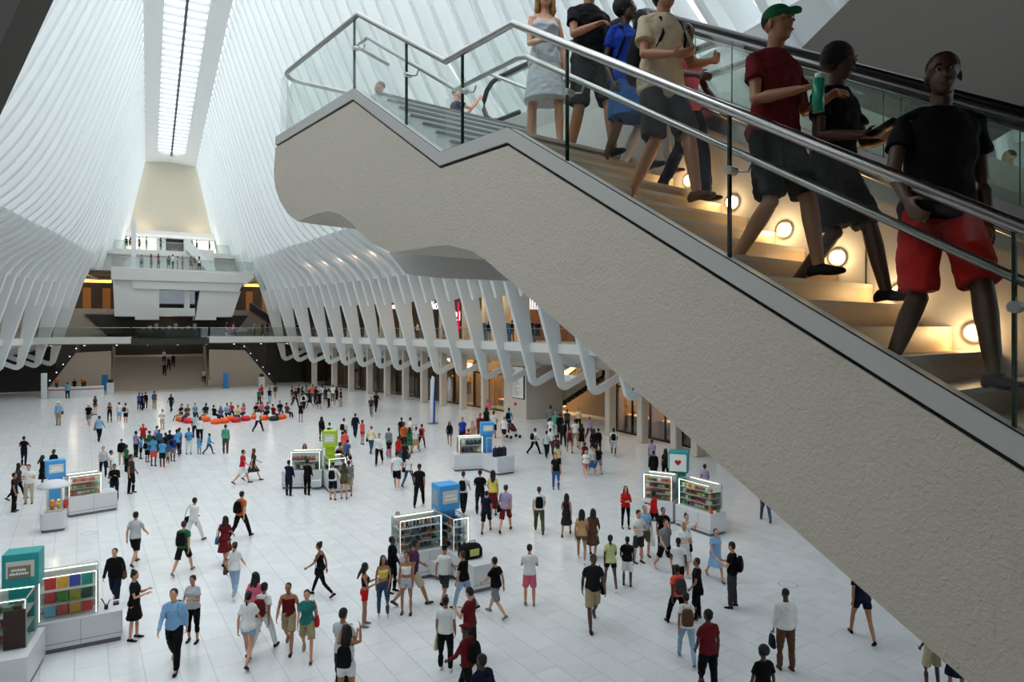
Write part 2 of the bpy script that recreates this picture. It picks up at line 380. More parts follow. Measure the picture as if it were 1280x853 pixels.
# bridge between the galleries
br = tag(empty('bridge', (0, 84, 5.4)), kind='structure')
MB().box(-14.5, -4.6, 84.5, 88.5, 5.5, 6.18).build('deck_white', W2, br); MB().box(3.2, 14.5, 84.5, 88.5, 5.5, 6.18).build('deck_white', W2, br)
MB().box(-4.6, 3.2, 85.1, 88.5, 5.3, 6.0).build('deck_dark', dk, br)
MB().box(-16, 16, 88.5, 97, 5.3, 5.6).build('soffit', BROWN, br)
gb = empty('bridge_balustrade', (0, 84.6, 6.18), label='glass balustrade along the low bridge under the balcony', cat='balustrade')
for a, b, yy in ((-14, -4.7, 84.7), (-4.5, 3.1, 85.2), (3.3, 13.5, 84.7)):
    MB().box(a, b, yy, yy+.02, 6.1, 7.2).build('glass_pane', CLEAR, gb); MB().tube([(a, yy, 7.22), (b, yy, 7.22)], .03, 6).build('rail', STEEL, gb)
cl = empty('cafe_counter', (-.6, 86.4, 6.0), label='dark cafe counter with bright equipment in the middle of the bridge', cat='counter')
MB().box(-4, 2.4, 86.2, 86.8, 6.0, 7.0).build('counter', dk, cl)
for q in range(9): MB().box(-3.6+q*.65, -3.25+q*.65, 86.3, 86.6, 7.0, 7.2+.25*((q*7) % 3)).build('machine', mat('machine_grey', (.45, .45, .45), .3, metal=.6), cl)
for q in range(9):
    x = -12+q*3.0
    tag(MB().cyl((x, 86.5, 5.26), .1, .05).build('ceiling_light', LITW), 'small round downlight under the far bridge', 'downlight', 'downlights under the far bridge')
# monumental stair
STB = 90.0
fs = tag(empty('stair_far', (-1.5, STB, 0)), kind='structure')
STEPM = mat('stair_stone', (.70, .66, .60), .5)
for i in range(22):
    h = 3.6*(i+1)/22; y = STB+7.2*i/22
    MB().box(-6.7, 3.6, y, y+.36, 0, h).build('step', STEPM, fs)
MB().box(-6.7, 3.6, 97.2, 104, 3.3, 3.6).build('landing', STEPM, fs)
tag(MB().box(-16, 16, 103.8, 104, 0, 5.4).build('wall_under', DARK), kind='structure')
for sgn, a, b, nm in ((-1, -6.7, -12.9, 'left'), (1, 3.6, 11.0, 'right')):
    f = tag(empty('stair_flank_'+nm, (a, STB, 0)), kind='structure')
    YZ = lambda t, u, w: (t, u, w)
    MB().prism([(STB-.3, 0), (STB-.3, .9), (98, 4.9), (98, 0)], a-.15, a+.15, YZ).build('parapet', STEPM, f)
    e = b
    XZ(MB(), [(a, 0), (a, 4.55), (a+(e-a)*.55, 4.4), (e, .2), (e, 0)], STB+.4, STB+1.0).build('stone_wall', GREYW, f)
    es = empty('escalator', (b, STB+.6, 0), label='dark escalator climbing behind the stone wall %s of the wide far stair' % nm, cat='escalator')
    dx = (a+(e-a)*.5-e)
    for o in (0, 1.1):
        XZ(MB(), [(e-sgn*-.2, .1), (e+sgn*.5, .0), (e+sgn*.5-.0, 1.0), (e+dx, 5.4), (e+dx, 4.4)], STB+1.2+o, STB+1.3+o).build('side_panel', BLACK, es)
        MB().tube([(e+sgn*.6, STB+1.25+o, .95), (e, STB+1.25+o, 1.1), (e+dx, STB+1.25+o, 5.5)], .05, 6).build('handrail', STEEL, es)
    XZ(MB(), [(e+sgn*.4, .0), (e+sgn*.4, .25), (e+dx, 4.8), (e+dx, 4.5)], STB+1.3, STB+2.3).build('steps', mat('escalator_step', (.12, .12, .13), .4, metal=.5), es)
    for q in range(5):
        t = (q+.5)/5; tag(MB().ball((e+dx*t, STB+1.1, .9+4.4*t), .07).build('escalator_light', LITW), 'small white light on the skirt of the %s far escalator' % nm, 'light', 'lights on the %s far escalator' % nm)
# upper escalator at the right of the balcony
es = empty('escalator', (11, 92, 6.2), label='dark escalator between the bridge level and the gallery right of the far balcony', cat='escalator')
for o in (0, 1.1):
    XZ(MB(), [(13.2, 6.2), (13.2, 7.1), (8.6, 10.4), (8.6, 9.5)], 92.6+o, 92.7+o).build('side_panel', BLACK, es); MB().tube([(13.2, 92.65+o, 7.15), (8.6, 92.65+o, 10.45)], .05, 6).build('handrail', STEEL, es)
XZ(MB(), [(13.2, 6.2), (13.2, 6.5), (8.6, 9.8), (8.6, 9.4)], 92.7, 93.7).build('steps', MATS['escalator_step'], es)
# information desk, kiosks, planters
g = ground(95, 497)
ds = empty('information_desk', (g.x, g.y, 0), label='long curved white information desk with a red stripe near the far stair', cat='desk')
def arc(y, z, r0=0): return [(g.x+2.75*math.sin(a)*1.0, g.y-.9*math.cos(a)+y+.6, z) for a in [(-1.1+2.2*i/12) for i in range(13)]]
MB().grid([arc(0, 0), arc(0, 1.1)]).build('front', W, ds); MB().grid([arc(-.02, .78), arc(-.02, .88)]).build('red_stripe', mat('red_stripe', (.65, .06, .08), .4), ds)
mb = MB().grid([arc(-.05, 1.1), arc(.55, 1.1)]); mb.build('top', W, ds); MB().grid([arc(.55, 0), arc(.55, 1.1)]).build('back', W, ds)
for px, dx in ((76, 0), (106, 0)):
    q = ground(px, 494); v = empty('flower_vase', (q.x, q.y, 1.1), label='dark vase of orange flowers on the %s end of the information desk' % ('left' if px < 90 else 'right'), cat='vase')
    q.y = g.y-.15+.3; v.location = (q.x, g.y+.05, 1.1)
    local(MB().cyl((0, 0, 0), .12, .45, 10, .16), 'vase', BLACK, v)
    m_ = MB()
    for i in range(16): a = i*2.4; m_.ball((.16*math.cos(a)*(i % 3)/1.5, .16*math.sin(a)*(i % 3)/1.5, .55+.1*(i % 4)), .09, 6, 4)
    local(m_, 'flowers', mat('flower_orange', (.75, .42, .12), .7), v)
BLUEK = mat('sign_blue', (.10, .47, .72), .4)
for px, py, lab in ((131, 489, 'tall blue totem sign beside the left parapet of the far stair'), (282, 486, 'tall blue totem sign right of the wide far stair')):
    q = ground(px, py); t = empty('totem_sign', (q.x, q.y, 0), label=lab, cat='sign')
    local(MB().box(-.3, .3, -.12, .12, .0, 1.85), 'panel', BLUEK, t, bevel=.02); local(MB().box(-.36, .36, -.2, .2, 0, .06), 'base', STEEL, t)
for px, py, lab in ((138, 493, 'small white kiosk with a screen beside the blue totem sign'), (327, 484, 'small white kiosk before the right stone wall')):
    q = ground(px, py); t = empty('information_kiosk', (q.x, q.y, 0), label=lab, cat='kiosk')
    local(MB().box(-.35, .35, -.25, .25, 0, 1.25), 'body', W, t, bevel=.03); local(MB().box(-.25, .25, -.1, .1, 1.25, 1.6), 'screen', BLACK, t)
q = ground(55, 499)
tag(MB().box(q.x-.25, q.x+.25, q.y-.2, q.y+.2, 0, 2.6).build('white_pylon', W, bevel=.05), 'slim white pylon at the foot of the left far escalator', 'pylon')

for x in (-10, -5.5, 0, 5.5, 10): light('bridge_downlight', (x, 86.3, 5.15), 55, (1, .85, .68), .2)
for x in (-11, 0, 12): light('far_gallery_lamp', (x, 97.5, 12.6), 200, (1, .76, .45), .3)
light('cafe_lamp', (-1, 90.5, 8.0), 60, (1, .8, .55), .3); light('stair_lamp', (-1.5, 98, 5.0), 70, (1, .85, .7), .3)
for x in (-4, 4): light('entrance_lamp', (x, 106, 19.6), 120, (1, .92, .8), .4)
for x in (-3.5, 3.5): light('cove_uplight', (x, 110.6, 21.6), 60, (1, .83, .55), .3)

tag(MB().box(-34, -12.2, 93.6, 93.9, 0, 5.3).build('wall_far_side_left', DARK), kind='structure')  # dark wall added to cover a bright gap under the ribs
tag(MB().box(10.6, 34, 93.6, 93.9, 0, 5.3).build('wall_far_side_right', DARK), kind='structure')  # added likewise, darkening the bright gap on this side
# ================================================================== RIGHT (AND LEFT) GROUND FLOOR: columns and shops
COLM = mat('beige_column', (.74, .70, .65), .55)
def on_curve(px, off):               # sight plane at px meets the plan curve shifted outwards
    lo, hi = 5., 95.
    for _ in range(40):
        m = (lo+hi)/2; p = on_y(px, m)
        if p.x > w0(m)+off: hi = m
        else: lo = m
    return on_y(px, (lo+hi)/2)
COLS = []
for px, wd_ in ((393, .62), (418, .62), (439, .62), (462, .62), (484, .62), (507, .62), (530, .62), (554, .6), (579, .55), (606, .55), (763, .6), (803, .55), (845, .5), (872, .6), (905, .6)):
    p = on_curve(px, 1.7 if px < 700 else 3.2); COLS.append(p)
    c = tag(MB().box(p.x-wd_/2, p.x+wd_/2, p.y-.25, p.y+.25, 0, 5.2).build('column', COLM, bevel=.06), kind='structure')
for i in range(4):
    y = 76-i*9; tag(MB().box(-w0(y)-3.4, -w0(y)-1.6, y-.3, y+.3, 0, 5.2).build('column', COLM, bevel=.06), kind='structure')
# the broad pier with the directory
pa, pb = on_curve(630, 2.2), on_curve(658, 2.2)
def quad_wall(a, b, th, z0, z1):
    d = (b-a).normalized(); n = Vector((-d.y, d.x, 0))
    if n.x < 0: n = -n
    return MB().prism([(0, z0), ((b-a).length, z0), ((b-a).length, z1), (0, z1)], 0, th, lambda t, u, w: tuple(a+d*u+n*t+Vector((0, 0, w))))
tag(quad_wall(pa, pb, 3.5, 0, 5.2).build('wall_pier', COLM), kind='structure')
# shop fronts
FR = mat('bronze_frame', (.12, .10, .085), .35, metal=.6)
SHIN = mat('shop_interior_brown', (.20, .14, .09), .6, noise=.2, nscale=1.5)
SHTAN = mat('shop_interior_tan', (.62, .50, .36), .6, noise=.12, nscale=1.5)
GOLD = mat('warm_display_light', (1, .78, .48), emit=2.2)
ORNG = mat('orange_screen', (.9, .28, .10), emit=.9)
BL = [on_curve(px, 3.6 if px < 700 else 4.6) for px in (380, 406, 428, 450, 473, 495, 518, 541, 567, 592, 630)]
BR_ = [on_curve(px, 4.6) for px in (770, 812, 852, 900)]
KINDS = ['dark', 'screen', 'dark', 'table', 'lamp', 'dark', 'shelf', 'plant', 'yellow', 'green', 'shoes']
SIGNS = {8: (' ', (.95, .70, .10)), 9: ('LONDON', (1, 1, 1))}
SHOPLAB = ['dark shop front at the far end of the arcade beside the escalator', 'shop front with an orange picture on its wall, fourth bay from the far escalator', 'narrow dark shop bay right of the orange picture', 'dark shop bay with lit low tables', 'shop bay with a bright ceiling lamp', 'dark shop bay with red merchandise low down', 'shop bay under a long white lamp with shelves', 'shop bay behind the standing banner with flowers', 'shop bay under a yellow sign', 'tan shop bay with a white lettered sign and a green garment', 'warm lit shoe shop bay beside the directory pier']
def bay(a, b, kind, idx, lab, depth=5.0, tan=False, H=4.6):
    d = (b-a); L = d.length; d.normalize(); n = Vector((-d.y, d.x, 0)); n = n if n.x > 0 else -n
    T = lambda u, t, w: tuple(a+d*u+n*t+Vector((0, 0, w)))
    sh = tag(empty('shop', tuple((a+b)/2)), lab, 'shop')
    MB().box(0, L, 0, .03, .1, H, T).build('pane', SHOPG, sh)
    MB().box(0, L, -.03, .12, 0, .12, T).box(0, L, -.03, .12, 3.1, 3.2, T).box(0, .1, -.03, .12, 0, H, T).box(L/2-.04, L/2+.04, -.03, .1, 0, 3.1, T).build('frame', FR, sh)
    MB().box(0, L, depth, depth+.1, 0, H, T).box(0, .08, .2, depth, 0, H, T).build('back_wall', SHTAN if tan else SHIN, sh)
    MB().box(.3, L-.3, depth-.15, depth-.05, 2.35, 2.5, T).build('lit_shelf', GOLD, sh)
    if kind in ('table', 'shoes', 'shelf', 'yellow', 'green', 'dark'):
        for q in range(3 if kind != 'dark' else 1):
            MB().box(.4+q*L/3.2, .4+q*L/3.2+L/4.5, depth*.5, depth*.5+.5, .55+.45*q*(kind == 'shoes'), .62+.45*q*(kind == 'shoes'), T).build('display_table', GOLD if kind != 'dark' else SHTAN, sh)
            MB().box(.6+q*L/3.2, .7+q*L/3.2, depth*.5+.2, depth*.5+.3, 0, .55, T).build('table_leg', FR, sh)
            m_ = MB()
            for r in range(4): m_.ball(T(.5+q*L/3.2+r*L/22, depth*.5+.25, .78+.45*q*(kind == 'shoes')), .11, 6, 4, (1, 1, .8))
            m_.build('merchandise', mat('merch_%d' % ((idx+q) % 4), [(.75, .7, .6), (.6, .15, .12), (.85, .8, .75), (.25, .3, .2)][(idx+q) % 4], .5), sh, smooth=True)
    if kind == 'screen': MB().box(L*.25, L*.75, depth-.5, depth-.4, 1.2, 3.6, T).build('picture', ORNG, sh)
    if kind in ('lamp', 'shelf'): MB().box(L*.2, L*.8, .5, 1.2, 3.6, 3.75, T).build('ceiling_lamp', LITW, sh)
    if kind == 'yellow':
        MB().box(.1, L-.1, .2, .4, 3.65, 4.05, T).build('yellow_sign', mat('yellow_sign', (.95, .68, .08), emit=.8), sh)
        MB().box(L*.3, L*.7, 1.5, 2.3, 2.35, 2.5, T).build('yellow_lamp', mat('yellow_lamp', (1, .8, .15), emit=1.5), sh)
    if kind == 'green':
        MB().box(.15, L-.2, -.08, -.02, 3.5, 3.95, T).build('sign_board', mat('sign_white', (.95, .95, .93), emit=1.0), sh)
        MB().box(L*.18, L*.4, .8, 1.1, .9, 2.1, T).build('green_garment', mat('garment_green', (.20, .24, .10), .8), sh)
        MB().box(L*.24, L*.30, -.1, -.08, 3.66, 3.8, T).box(L*.36, L*.8, -.1, -.08, 3.7, 3.76, T).build('sign_lettering', BLACK, sh)
    if kind == 'counter':
        MB().box(.1, L-.2, .8, 1.6, 0, 1.1, T).build('counter', mat('counter_white', (.85, .82, .75), .4), sh)
        MB().box(.1, L-.2, .95, 1.5, 1.1, 1.16, T).build('counter_light', GOLD, sh)
        m_ = MB()
        for r in range(14): m_.ball(T(.3+r*(L-.7)/14, 1.2, 1.3), .12, 6, 5, (1, 1, 1+.6*(r % 2)))
        m_.build('pastries', mat('pastry', (.72, .5, .26), .7), sh, smooth=True)
        MB().box(.3, L-.4, 3, 3.3, 1.2, 1.26, T).box(.3, L-.4, 3, 3.3, 1.9, 1.96, T).box(.3, L-.4, 3, 3.3, 2.6, 2.66, T).build('shelf', FR, sh)
    light('shop_lamp', T(L*.5, 2.0, 3.9), 620 if tan else 170, (1, .74, .45), .2)
    return sh
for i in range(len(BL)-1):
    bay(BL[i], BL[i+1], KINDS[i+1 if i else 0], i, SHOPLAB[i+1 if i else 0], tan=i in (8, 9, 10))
bay(BR_[0], BR_[1], 'counter', 20, 'cafe front with pastries under glass between the first and second near columns', 5, True)
bay(BR_[1], BR_[2], 'counter', 21, 'cafe front with a lit white counter right of the cafe window', 5, True)
bay(BR_[2], BR_[3], 'dark', 22, 'grey shop front partly hidden by the foreground stair', 5, False)
# directory on the pier
a, b = pa, pb; d = (b-a).normalized(); n = Vector((-d.y, d.x, 0)); n = n if n.x > 0 else -n
T = lambda u, t, w: tuple(a+d*u+n*t+Vector((0, 0, w))); L = (b-a).length
dr = empty('directory_board', T(L*.6, 0, 1.8), label='framed white directory board on the broad beige pier', cat='sign')
MB().box(L*.4, L*.93, -.06, 0, 1.55, 4.15, T).build('frame', mat('frame_grey', (.18, .18, .19), .4), dr); MB().box(L*.43, L*.90, -.09, -.05, 1.62, 4.08, T).build('panel', mat('directory_white', (.88, .87, .84), .5), dr)
m_ = MB(); rnd = random.Random(3)
for q in range(14): zz = 3.1-q*.1; m_.box(L*.47, L*(.47+rnd.uniform(.12, .36)), -.10, -.088, zz, zz+.03, T)
m_.box(L*.47, L*.56, -.10, -.088, 3.72, 3.76, T); m_.box(L*.47, L*.5, -.10, -.088, 3.5, 3.9, T)
m_.build('printed_lines', mat('print_grey', (.25, .25, .25), .6), dr)
tag(MB().box(L*.48, L*.58, -.04, 0, .95, 1.2, T).build('fire_call_box', mat('call_red', (.7, .15, .12), .4)), 'small red fire call box under the directory board', 'call box')
# recess with kiosk and escalator between the pier and the near columns
qa, qb = on_curve(658, 8.5), on_curve(775, 8.5)
tag(quad_wall(qa, qb, .3, 0, 5.2).build('wall_recess', mat('recess_beige', (.52, .45, .37), .7)), kind='structure')
bay(on_curve(659, 5.2), on_curve(684, 5.2), 'shelf', 30, 'dark snack shop with lit red goods right of the directory pier', 3, True)
e0, e1 = on_curve(672, 5.5), on_curve(752, 6.2)
es = empty('escalator', tuple(e0), label='beige sided escalator rising towards the near columns under the gallery', cat='escalator')
d = (e1-e0); L = d.length; d.normalize(); n = Vector((-d.y, d.x, 0)); n = n if n.x > 0 else -n
T = lambda t, u, w: tuple(e0+d*u+n*t+Vector((0, 0, w)))
for o in (0, 1.15):
    MB().prism([(-.6, .0), (-.6, .5), (.4, .5), (L, 5.0), (L, 3.6), (.6, 0)], o, o+.1, T).build('skirt', mat('beige_panel', (.62, .55, .46), .5), es)
    MB().prism([(-.6, .5), (-.7, 1.1), (.2, 1.15), (L, 5.6), (L, 5.0), (.4, .5)], o+.03, o+.06, T).build('balustrade_glass', SHOPG, es)
    MB().tube([T(o+.05, -.75, .8), T(o+.05, -.65, 1.12), T(o+.05, .2, 1.2), T(o+.05, L, 5.65)], .06, 8).build('handrail', BLACK, es)
m_ = MB()
for i in range(16): m_.box(.1, 1.15, i*L/16, (i+1)*L/16, i*4.4/16-.3, i*4.4/16+.25, lambda x, y, z: T(x, y, z))
m_.build('steps', mat('escalator_grey', (.30, .28, .26), .4, metal=.5), es)
# hanging sign
hs = ground(711, 500); p = on_curve(711, 2.2)
sg = empty('hanging_sign', (p.x, p.y, 3.6), label='white hanging direction sign with small black lettering under the gallery', cat='sign')
s2 = math.atan2((pb-pa).y, (pb-pa).x)
if math.cos(s2) < 0: s2 += PI
sg.rotation_euler.z = s2
local(MB().box(-1.15, 1.15, -.08, .08, -.25, .25), 'panel', mat('sign_panel', (.85, .86, .88), .4, emit=.25), sg); local(MB().box(-.9, -.86, -.02, .02, .25, 1.2).box(.86, .9, -.02, .02, .25, 1.2), 'hanger', STEEL, sg)
m_ = MB()
for q in range(3): m_.box(-1.0, .2+.3*q, -.09, -.085, .12-.14*q, .155-.14*q)
local(m_, 'lettering', BLACK, sg)
# freestanding banner
q = ground(541, 530); bn = empty('feather_banner', (q.x, q.y, 0), label='tall slim blue and white banner standing on the floor before the shops', cat='banner')
local(MB().prism([(-.16, .08), (-.2, 1.5), (-.16, 3.2), (-.05, 3.6), (.12, 3.5), (.2, 1.5), (.16, .08)], -.03, .03, lambda t, u, w: (u, t, w)), 'panel', mat('banner_white', (.9, .9, .92), .6), bn)
local(MB().prism([(.0, .1), (.04, 2.0), (.13, 3.3), (.19, 1.5), (.15, .1)], -.045, .045, lambda t, u, w: (u, t, w)), 'blue_stripe', mat('banner_blue', (.08, .30, .65), .6), bn)
local(MB().cyl((0, 0, 0), .42, .05), 'base', STEEL, bn)
# ------------------------------------------------ upper gallery shops (between the ribs)
GREEN = mat('hedge_panel', (.26, .34, .06), .9, noise=.4, nscale=6)
GB = [(345, 478, mat('gallery_dark', (.10, .08, .07), .5)), (478, 540, mat('gallery_brown', (.30, .17, .10), .6, noise=.35, nscale=2)), (540, 562, BLACK), (562, 583, mat('gallery_magenta', (.16, .03, .06), .5)), (583, 652, mat('gallery_peach', (.85, .62, .38), .6, emit=.25)), (652, 720, mat('gallery_amber', (.50, .30, .14), .6, noise=.3, nscale=2, emit=.1))]  # peach and amber walls carry painted-in emission so these shops look lit
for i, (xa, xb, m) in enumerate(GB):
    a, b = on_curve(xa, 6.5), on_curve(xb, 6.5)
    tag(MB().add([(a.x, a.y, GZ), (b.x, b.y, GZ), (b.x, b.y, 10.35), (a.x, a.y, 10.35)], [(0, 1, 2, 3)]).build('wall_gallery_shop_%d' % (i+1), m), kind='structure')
def zat(p, py): 
    d = p-Vector((CAMX, 0, 0)); Z = d.x*SN+d.y*CS; return EYE+(HOR-py)*Z/FPX
for i, px in enumerate((384, 411, 437, 459, 478, 503, 511, 553, 582, 607, 632, 657, 690)):
    p = on_curve(px, 4.6); tag(MB().box(p.x-.28, p.x+.28, p.y-.28, p.y+.28, GZ, 10.4).build('column', COLM, bevel=.05), kind='structure')
a, b = on_curve(586, 5.6), on_curve(634, 5.6)
MBh = MB().prism([(0, zat(a, 388)), ((b-a).length, zat(b, 387)), ((b-a).length, 10.34), (0, 10.34)], 0, .25, lambda t, u, w: tuple(a+(b-a).normalized()*u+Vector((t, 0, w))))
tag(MBh.build('hedge_sign', GREEN), 'green planted panel above the peach coloured upper gallery shop', 'planting', kind='stuff')
def gsign(body, px, py, size, m, lab, off=5.6):
    p = on_curve(px, off); q = on_curve(px+3, off); ang = math.atan2(q.y-p.y, q.x-p.x)
    o = text('shop_sign', body, facing((p.x, p.y, zat(p, py)), ang), size, m, None, .03); return tag(o, lab, 'sign')
WS = mat('sign_letters_lit', (1, 1, 1), emit=1.3); PK = mat('pink_neon', (.85, .04, .28), emit=.7)
gsign('Dior', 543, 382, 1.35, WS, 'large white lit lettering over a black upper gallery shop')
gsign('KENN', 495, 384, .62, WS, 'small white lit lettering over a brown upper gallery shop')
gsign('21', 572, 396, 1.3, WS, 'large white lit numerals beside the magenta neon on the upper gallery')
p = on_curve(573, 5.3); tag(MB().box(p.x-.06, p.x+.06, p.y-.06, p.y+.06, zat(p, 424), zat(p, 378)).box(p.x-.4, p.x+.4, p.y-.05, p.y+.05, zat(p, 410), zat(p, 408)).build('neon_tube', PK), 'vertical magenta neon tube on the upper gallery', 'neon')
a = on_curve(662, 5.4)
m_ = MB()
for q in range(5): p = on_curve(659.5+3*q, 5.4); m_.box(p.x-.04, p.x+.04, p.y-.04, p.y+.04, zat(p, 387), zat(p, 371))
tag(m_.build('barred_sign', WS), 'black and white barred sign at the right of the upper gallery', 'sign')
for px, lab in ((604, 'farthest'), (634, 'middle'), (665, 'nearest')):
    p = on_curve(px, 1.6); tag(MB().box(p.x-.26, p.x+.26, p.y-.12, p.y+.12, GZ, zat(p, 404)).build('blue_totem', BLUEK, bevel=.03), 'blue totem sign on the upper gallery, %s of three' % lab, 'sign')
for px in (360, 392, 425, 455, 490, 520, 548, 575, 600, 630, 665, 700): p = on_curve(px, 3.2); light('gallery_lamp', (p.x, p.y, 9.7), 70, (1, .76, .48), .25)
# ================================================================== FOREGROUND STAIR (near plane p = PN)
PL = mat('rough_plaster', (.74, .70, .645), .85)
def _pl():
    nt = PL.node_tree; b = nt.nodes['Principled BSDF']; tc = nt.nodes.new('ShaderNodeTexCoord')
    n = nt.nodes.new('ShaderNodeTexNoise'); n.inputs['Scale'].default_value = 38; n.inputs['Detail'].default_value = 6; n.inputs['Distortion'].default_value = .6
    n2 = nt.nodes.new('ShaderNodeTexNoise'); n2.inputs['Scale'].default_value = 3; n2.inputs['Detail'].default_value = 3
    ad = nt.nodes.new('ShaderNodeMath'); ad.operation = 'MULTIPLY_ADD'; ad.inputs[1].default_value = 1.6
    bp = nt.nodes.new('ShaderNodeBump'); bp.inputs['Strength'].default_value = .55; bp.inputs['Distance'].default_value = .02
    L = nt.links.new; L(tc.outputs['Object'], n.inputs['Vector']); L(tc.outputs['Object'], n2.inputs['Vector']); L(n2.outputs['Fac'], ad.inputs[0]); L(n.outputs['Fac'], ad.inputs[2])
    L(ad.outputs[0], bp.inputs['Height']); L(bp.outputs['Normal'], b.inputs['Normal'])
_pl()
PAINT = mat('painted_panel', (.70, .69, .67), .5)
TREAD = mat('tread_limestone', (.72, .64, .54), .5, noise=.04, nscale=3)
RAIL = mat('satin_steel_rail', (.72, .71, .70), .28, metal=1.)
GLS = glass('balustrade_glass', '#f1f7f3', .96)
GEDGE = mat('glass_edge_green', (.04, .14, .10), .15, spec=.8)
SK0, SK1, SK2, SK3, SK4 = -1.2, 4.956, 6.11, 8.19, 11.05
def gz(s):                           # height of the dark groove along the string
    if s <= SK1: return 8.9+(s-SK1)*.6
    if s <= SK2: return 8.9
    if s <= SK3: return 8.9+(s-SK2)*.6
    return 10.148
stair = tag(empty('staircase', tuple(S(2, PN, 6))), 'broad plaster sided staircase climbing from lower right to the upper landing', 'staircase')
def BS(mb, name, m, par=None, **k): return mb.build(name, m, par if par is not None else stair, **k)
SP = lambda t, u, w: tuple(S(u, t, w))                 # prism in (s,z) swept over p
bot_px = [(1330, 958), (1210, 853), (740, 440), (690, 397), (660, 371), (630, 345), (605, 324), (590, 314), (560, 306.5), (540, 308), (520, 311.5), (490, 316), (465, 305), (447, 288), (438, 278), (425, 268), (410, 264), (395, 267), (372, 277), (360, 268), (350, 252), (344, 235), (342, 215)]
bot = [sz(a, b) for a, b in bot_px]
bot = [(SK0, bot[1][1]+(SK0-bot[1][0])*.6)] + bot[1:]
top = [(SK4+.02, gz(SK4)-.02), (SK3, gz(SK3)-.02), (SK2, 8.88), (SK1, 8.88), (SK0, gz(SK0)-.02)]
# wall with a softly rounded far end: the outline is swept from the near face to the back in a few steps
def sweep(o, d): return [(s_+(0 if s_ < 8.2 else d), z_) for s_, z_ in o]
outline = bot + top
rings = []
for p, d in ((PN, 0), (PN+.25, .1), (PN+.8, .18), (PN+1.9, .2), (PN+3.2, .1), (PN+5.0, -.3)):
    ring = []
    for i, (s_, z_) in enumerate(outline):
        dz = 0
        if i < len(bot): dz = -.0
        ring.append(tuple(S(s_+(d if s_ > 8.5 else 0), p, z_+dz)))
    rings.append(ring)
rings_wall = [r for r in rings]
mb = MB(); n = len(outline)
vs = [p for r in rings for p in r]; fs = [(k*n+i, k*n+(i+1) % n, (k+1)*n+(i+1) % n, (k+1)*n+i) for k in range(len(rings)-1) for i in range(n) if i < len(bot) or k == 0]
mb.add(vs, fs); mb.add(rings[0], [tuple(range(n))])
BS(mb, 'plaster_wall', PL)
BS(MB().prism([sz(*q, 6.4) for q in ((486, 316), (508, 343), (545, 347.5), (640, 351), (690, 352), (690, 300), (560, 285))], 6.4, 9.2, SP), 'lower_soffit', PAINT)
# groove and painted upper string
def band_sz(lo, hi, p0, p1, s_list):
    r = [[tuple(S(s_, p0, gz(s_)+lo)), tuple(S(s_, p0, gz(s_)+hi)), tuple(S(s_, p1, gz(s_)+hi)), tuple(S(s_, p1, gz(s_)+lo))] for s_ in s_list]
    return MB().loft(r)
SL = [SK0, SK1, SK2, SK3, SK4]
BS(band_sz(-.03, .012, PN+.02, PN+.2, SL), 'groove', BLACK)
BS(band_sz(.012, .15, PN-.01, PN+.13, SL), 'upper_string', PAINT)
BS(band_sz(.15, .158, PN+.0, PN+.012, SL), 'edge_strip', BLACK)
# treads: nosing line a little above the string
RUN, RISE = .278, .1668
def nz(s): return gz(s)+.14
i = 0; s_ = SK1
for i in range(22):
    z = 9.04-(i)*RISE; s1 = SK1-i*RUN
    mb = MB().prism([(s1-RUN, z-RISE), (s1-RUN-.02, z-RISE), (s1-RUN-.02, z-RISE-.02), (s1+.02, z-RISE-.3), (s1+.02, z-RISE)], PN+.13, PF, SP) if False else MB().prism([(s1, z), (s1, z-.45), (s1-RUN-.01, z-RISE-.45), (s1-RUN-.01, z-RISE), (s1-.0, z-RISE)], PN+.13, PF-.07, SP)
    BS(mb, 'step', TREAD); BS(MB().prism([(s1-.012, z+.003), (s1+.05, z+.003), (s1+.05, z-.03), (s1-.012, z-.03)], PN+.13, PF-.07, SP), 'nosing', PAINT)
BS(MB().prism([(SK1, 9.04), (SK2, 9.04), (SK2, 8.75), (SK1, 8.75)], PN+.13, 9.6, SP), 'mid_landing', PAINT)
for i in range(7):
    s1 = SK2+i*RUN; z = 9.04+(i+1)*1.13/7
    BS(MB().prism([(s1, z), (s1, z-.5), (s1+RUN+.03, z-.3), (s1+RUN+.03, z)], PN+.13, 9.6, SP), 'step', W); BS(MB().prism([(s1-.015, z+.004), (s1+.03, z+.004), (s1+.03, z-.025), (s1-.015, z-.025)], PN+.13, 9.6, SP), 'nosing', mat('nosing_grey', (.45, .45, .44), .5))
BS(MB().prism([(SK3-.1, 10.17), (SK4, 10.17), (SK4, 10.0), (SK3-.1, 10.0)], PN+.13, 11.6, SP), 'upper_landing', PAINT)
# far side wall with deck
def wz(s): return gz(min(s, SK1))+.98
BS(MB().prism([(SK0, wz(SK0)), (SK0, 3.0), (SK1+.25, 7.5), (SK1+.25, wz(SK1)), (SK1, wz(SK1))], PF-.06, PF+.1, SP), 'side_wall', mat('side_wall_white', (.74, .72, .70), .45))
for s_ in (.9, 2.5, 4.1): BS(MB().box(PF-.065, PF-.058, s_-.004, s_+.004, nz(s_)-.5, wz(s_), lambda x, y, z: tuple(S(y, x, z))), 'panel_joint', BLACK)
BS(MB().prism([(SK0, wz(SK0)), (SK0, wz(SK0)-.05), (SK1+.25, wz(SK1)-.05), (SK1+.25, wz(SK1)), (SK1, wz(SK1))], PF-.09, PF+.75, SP), 'side_deck', RAIL)
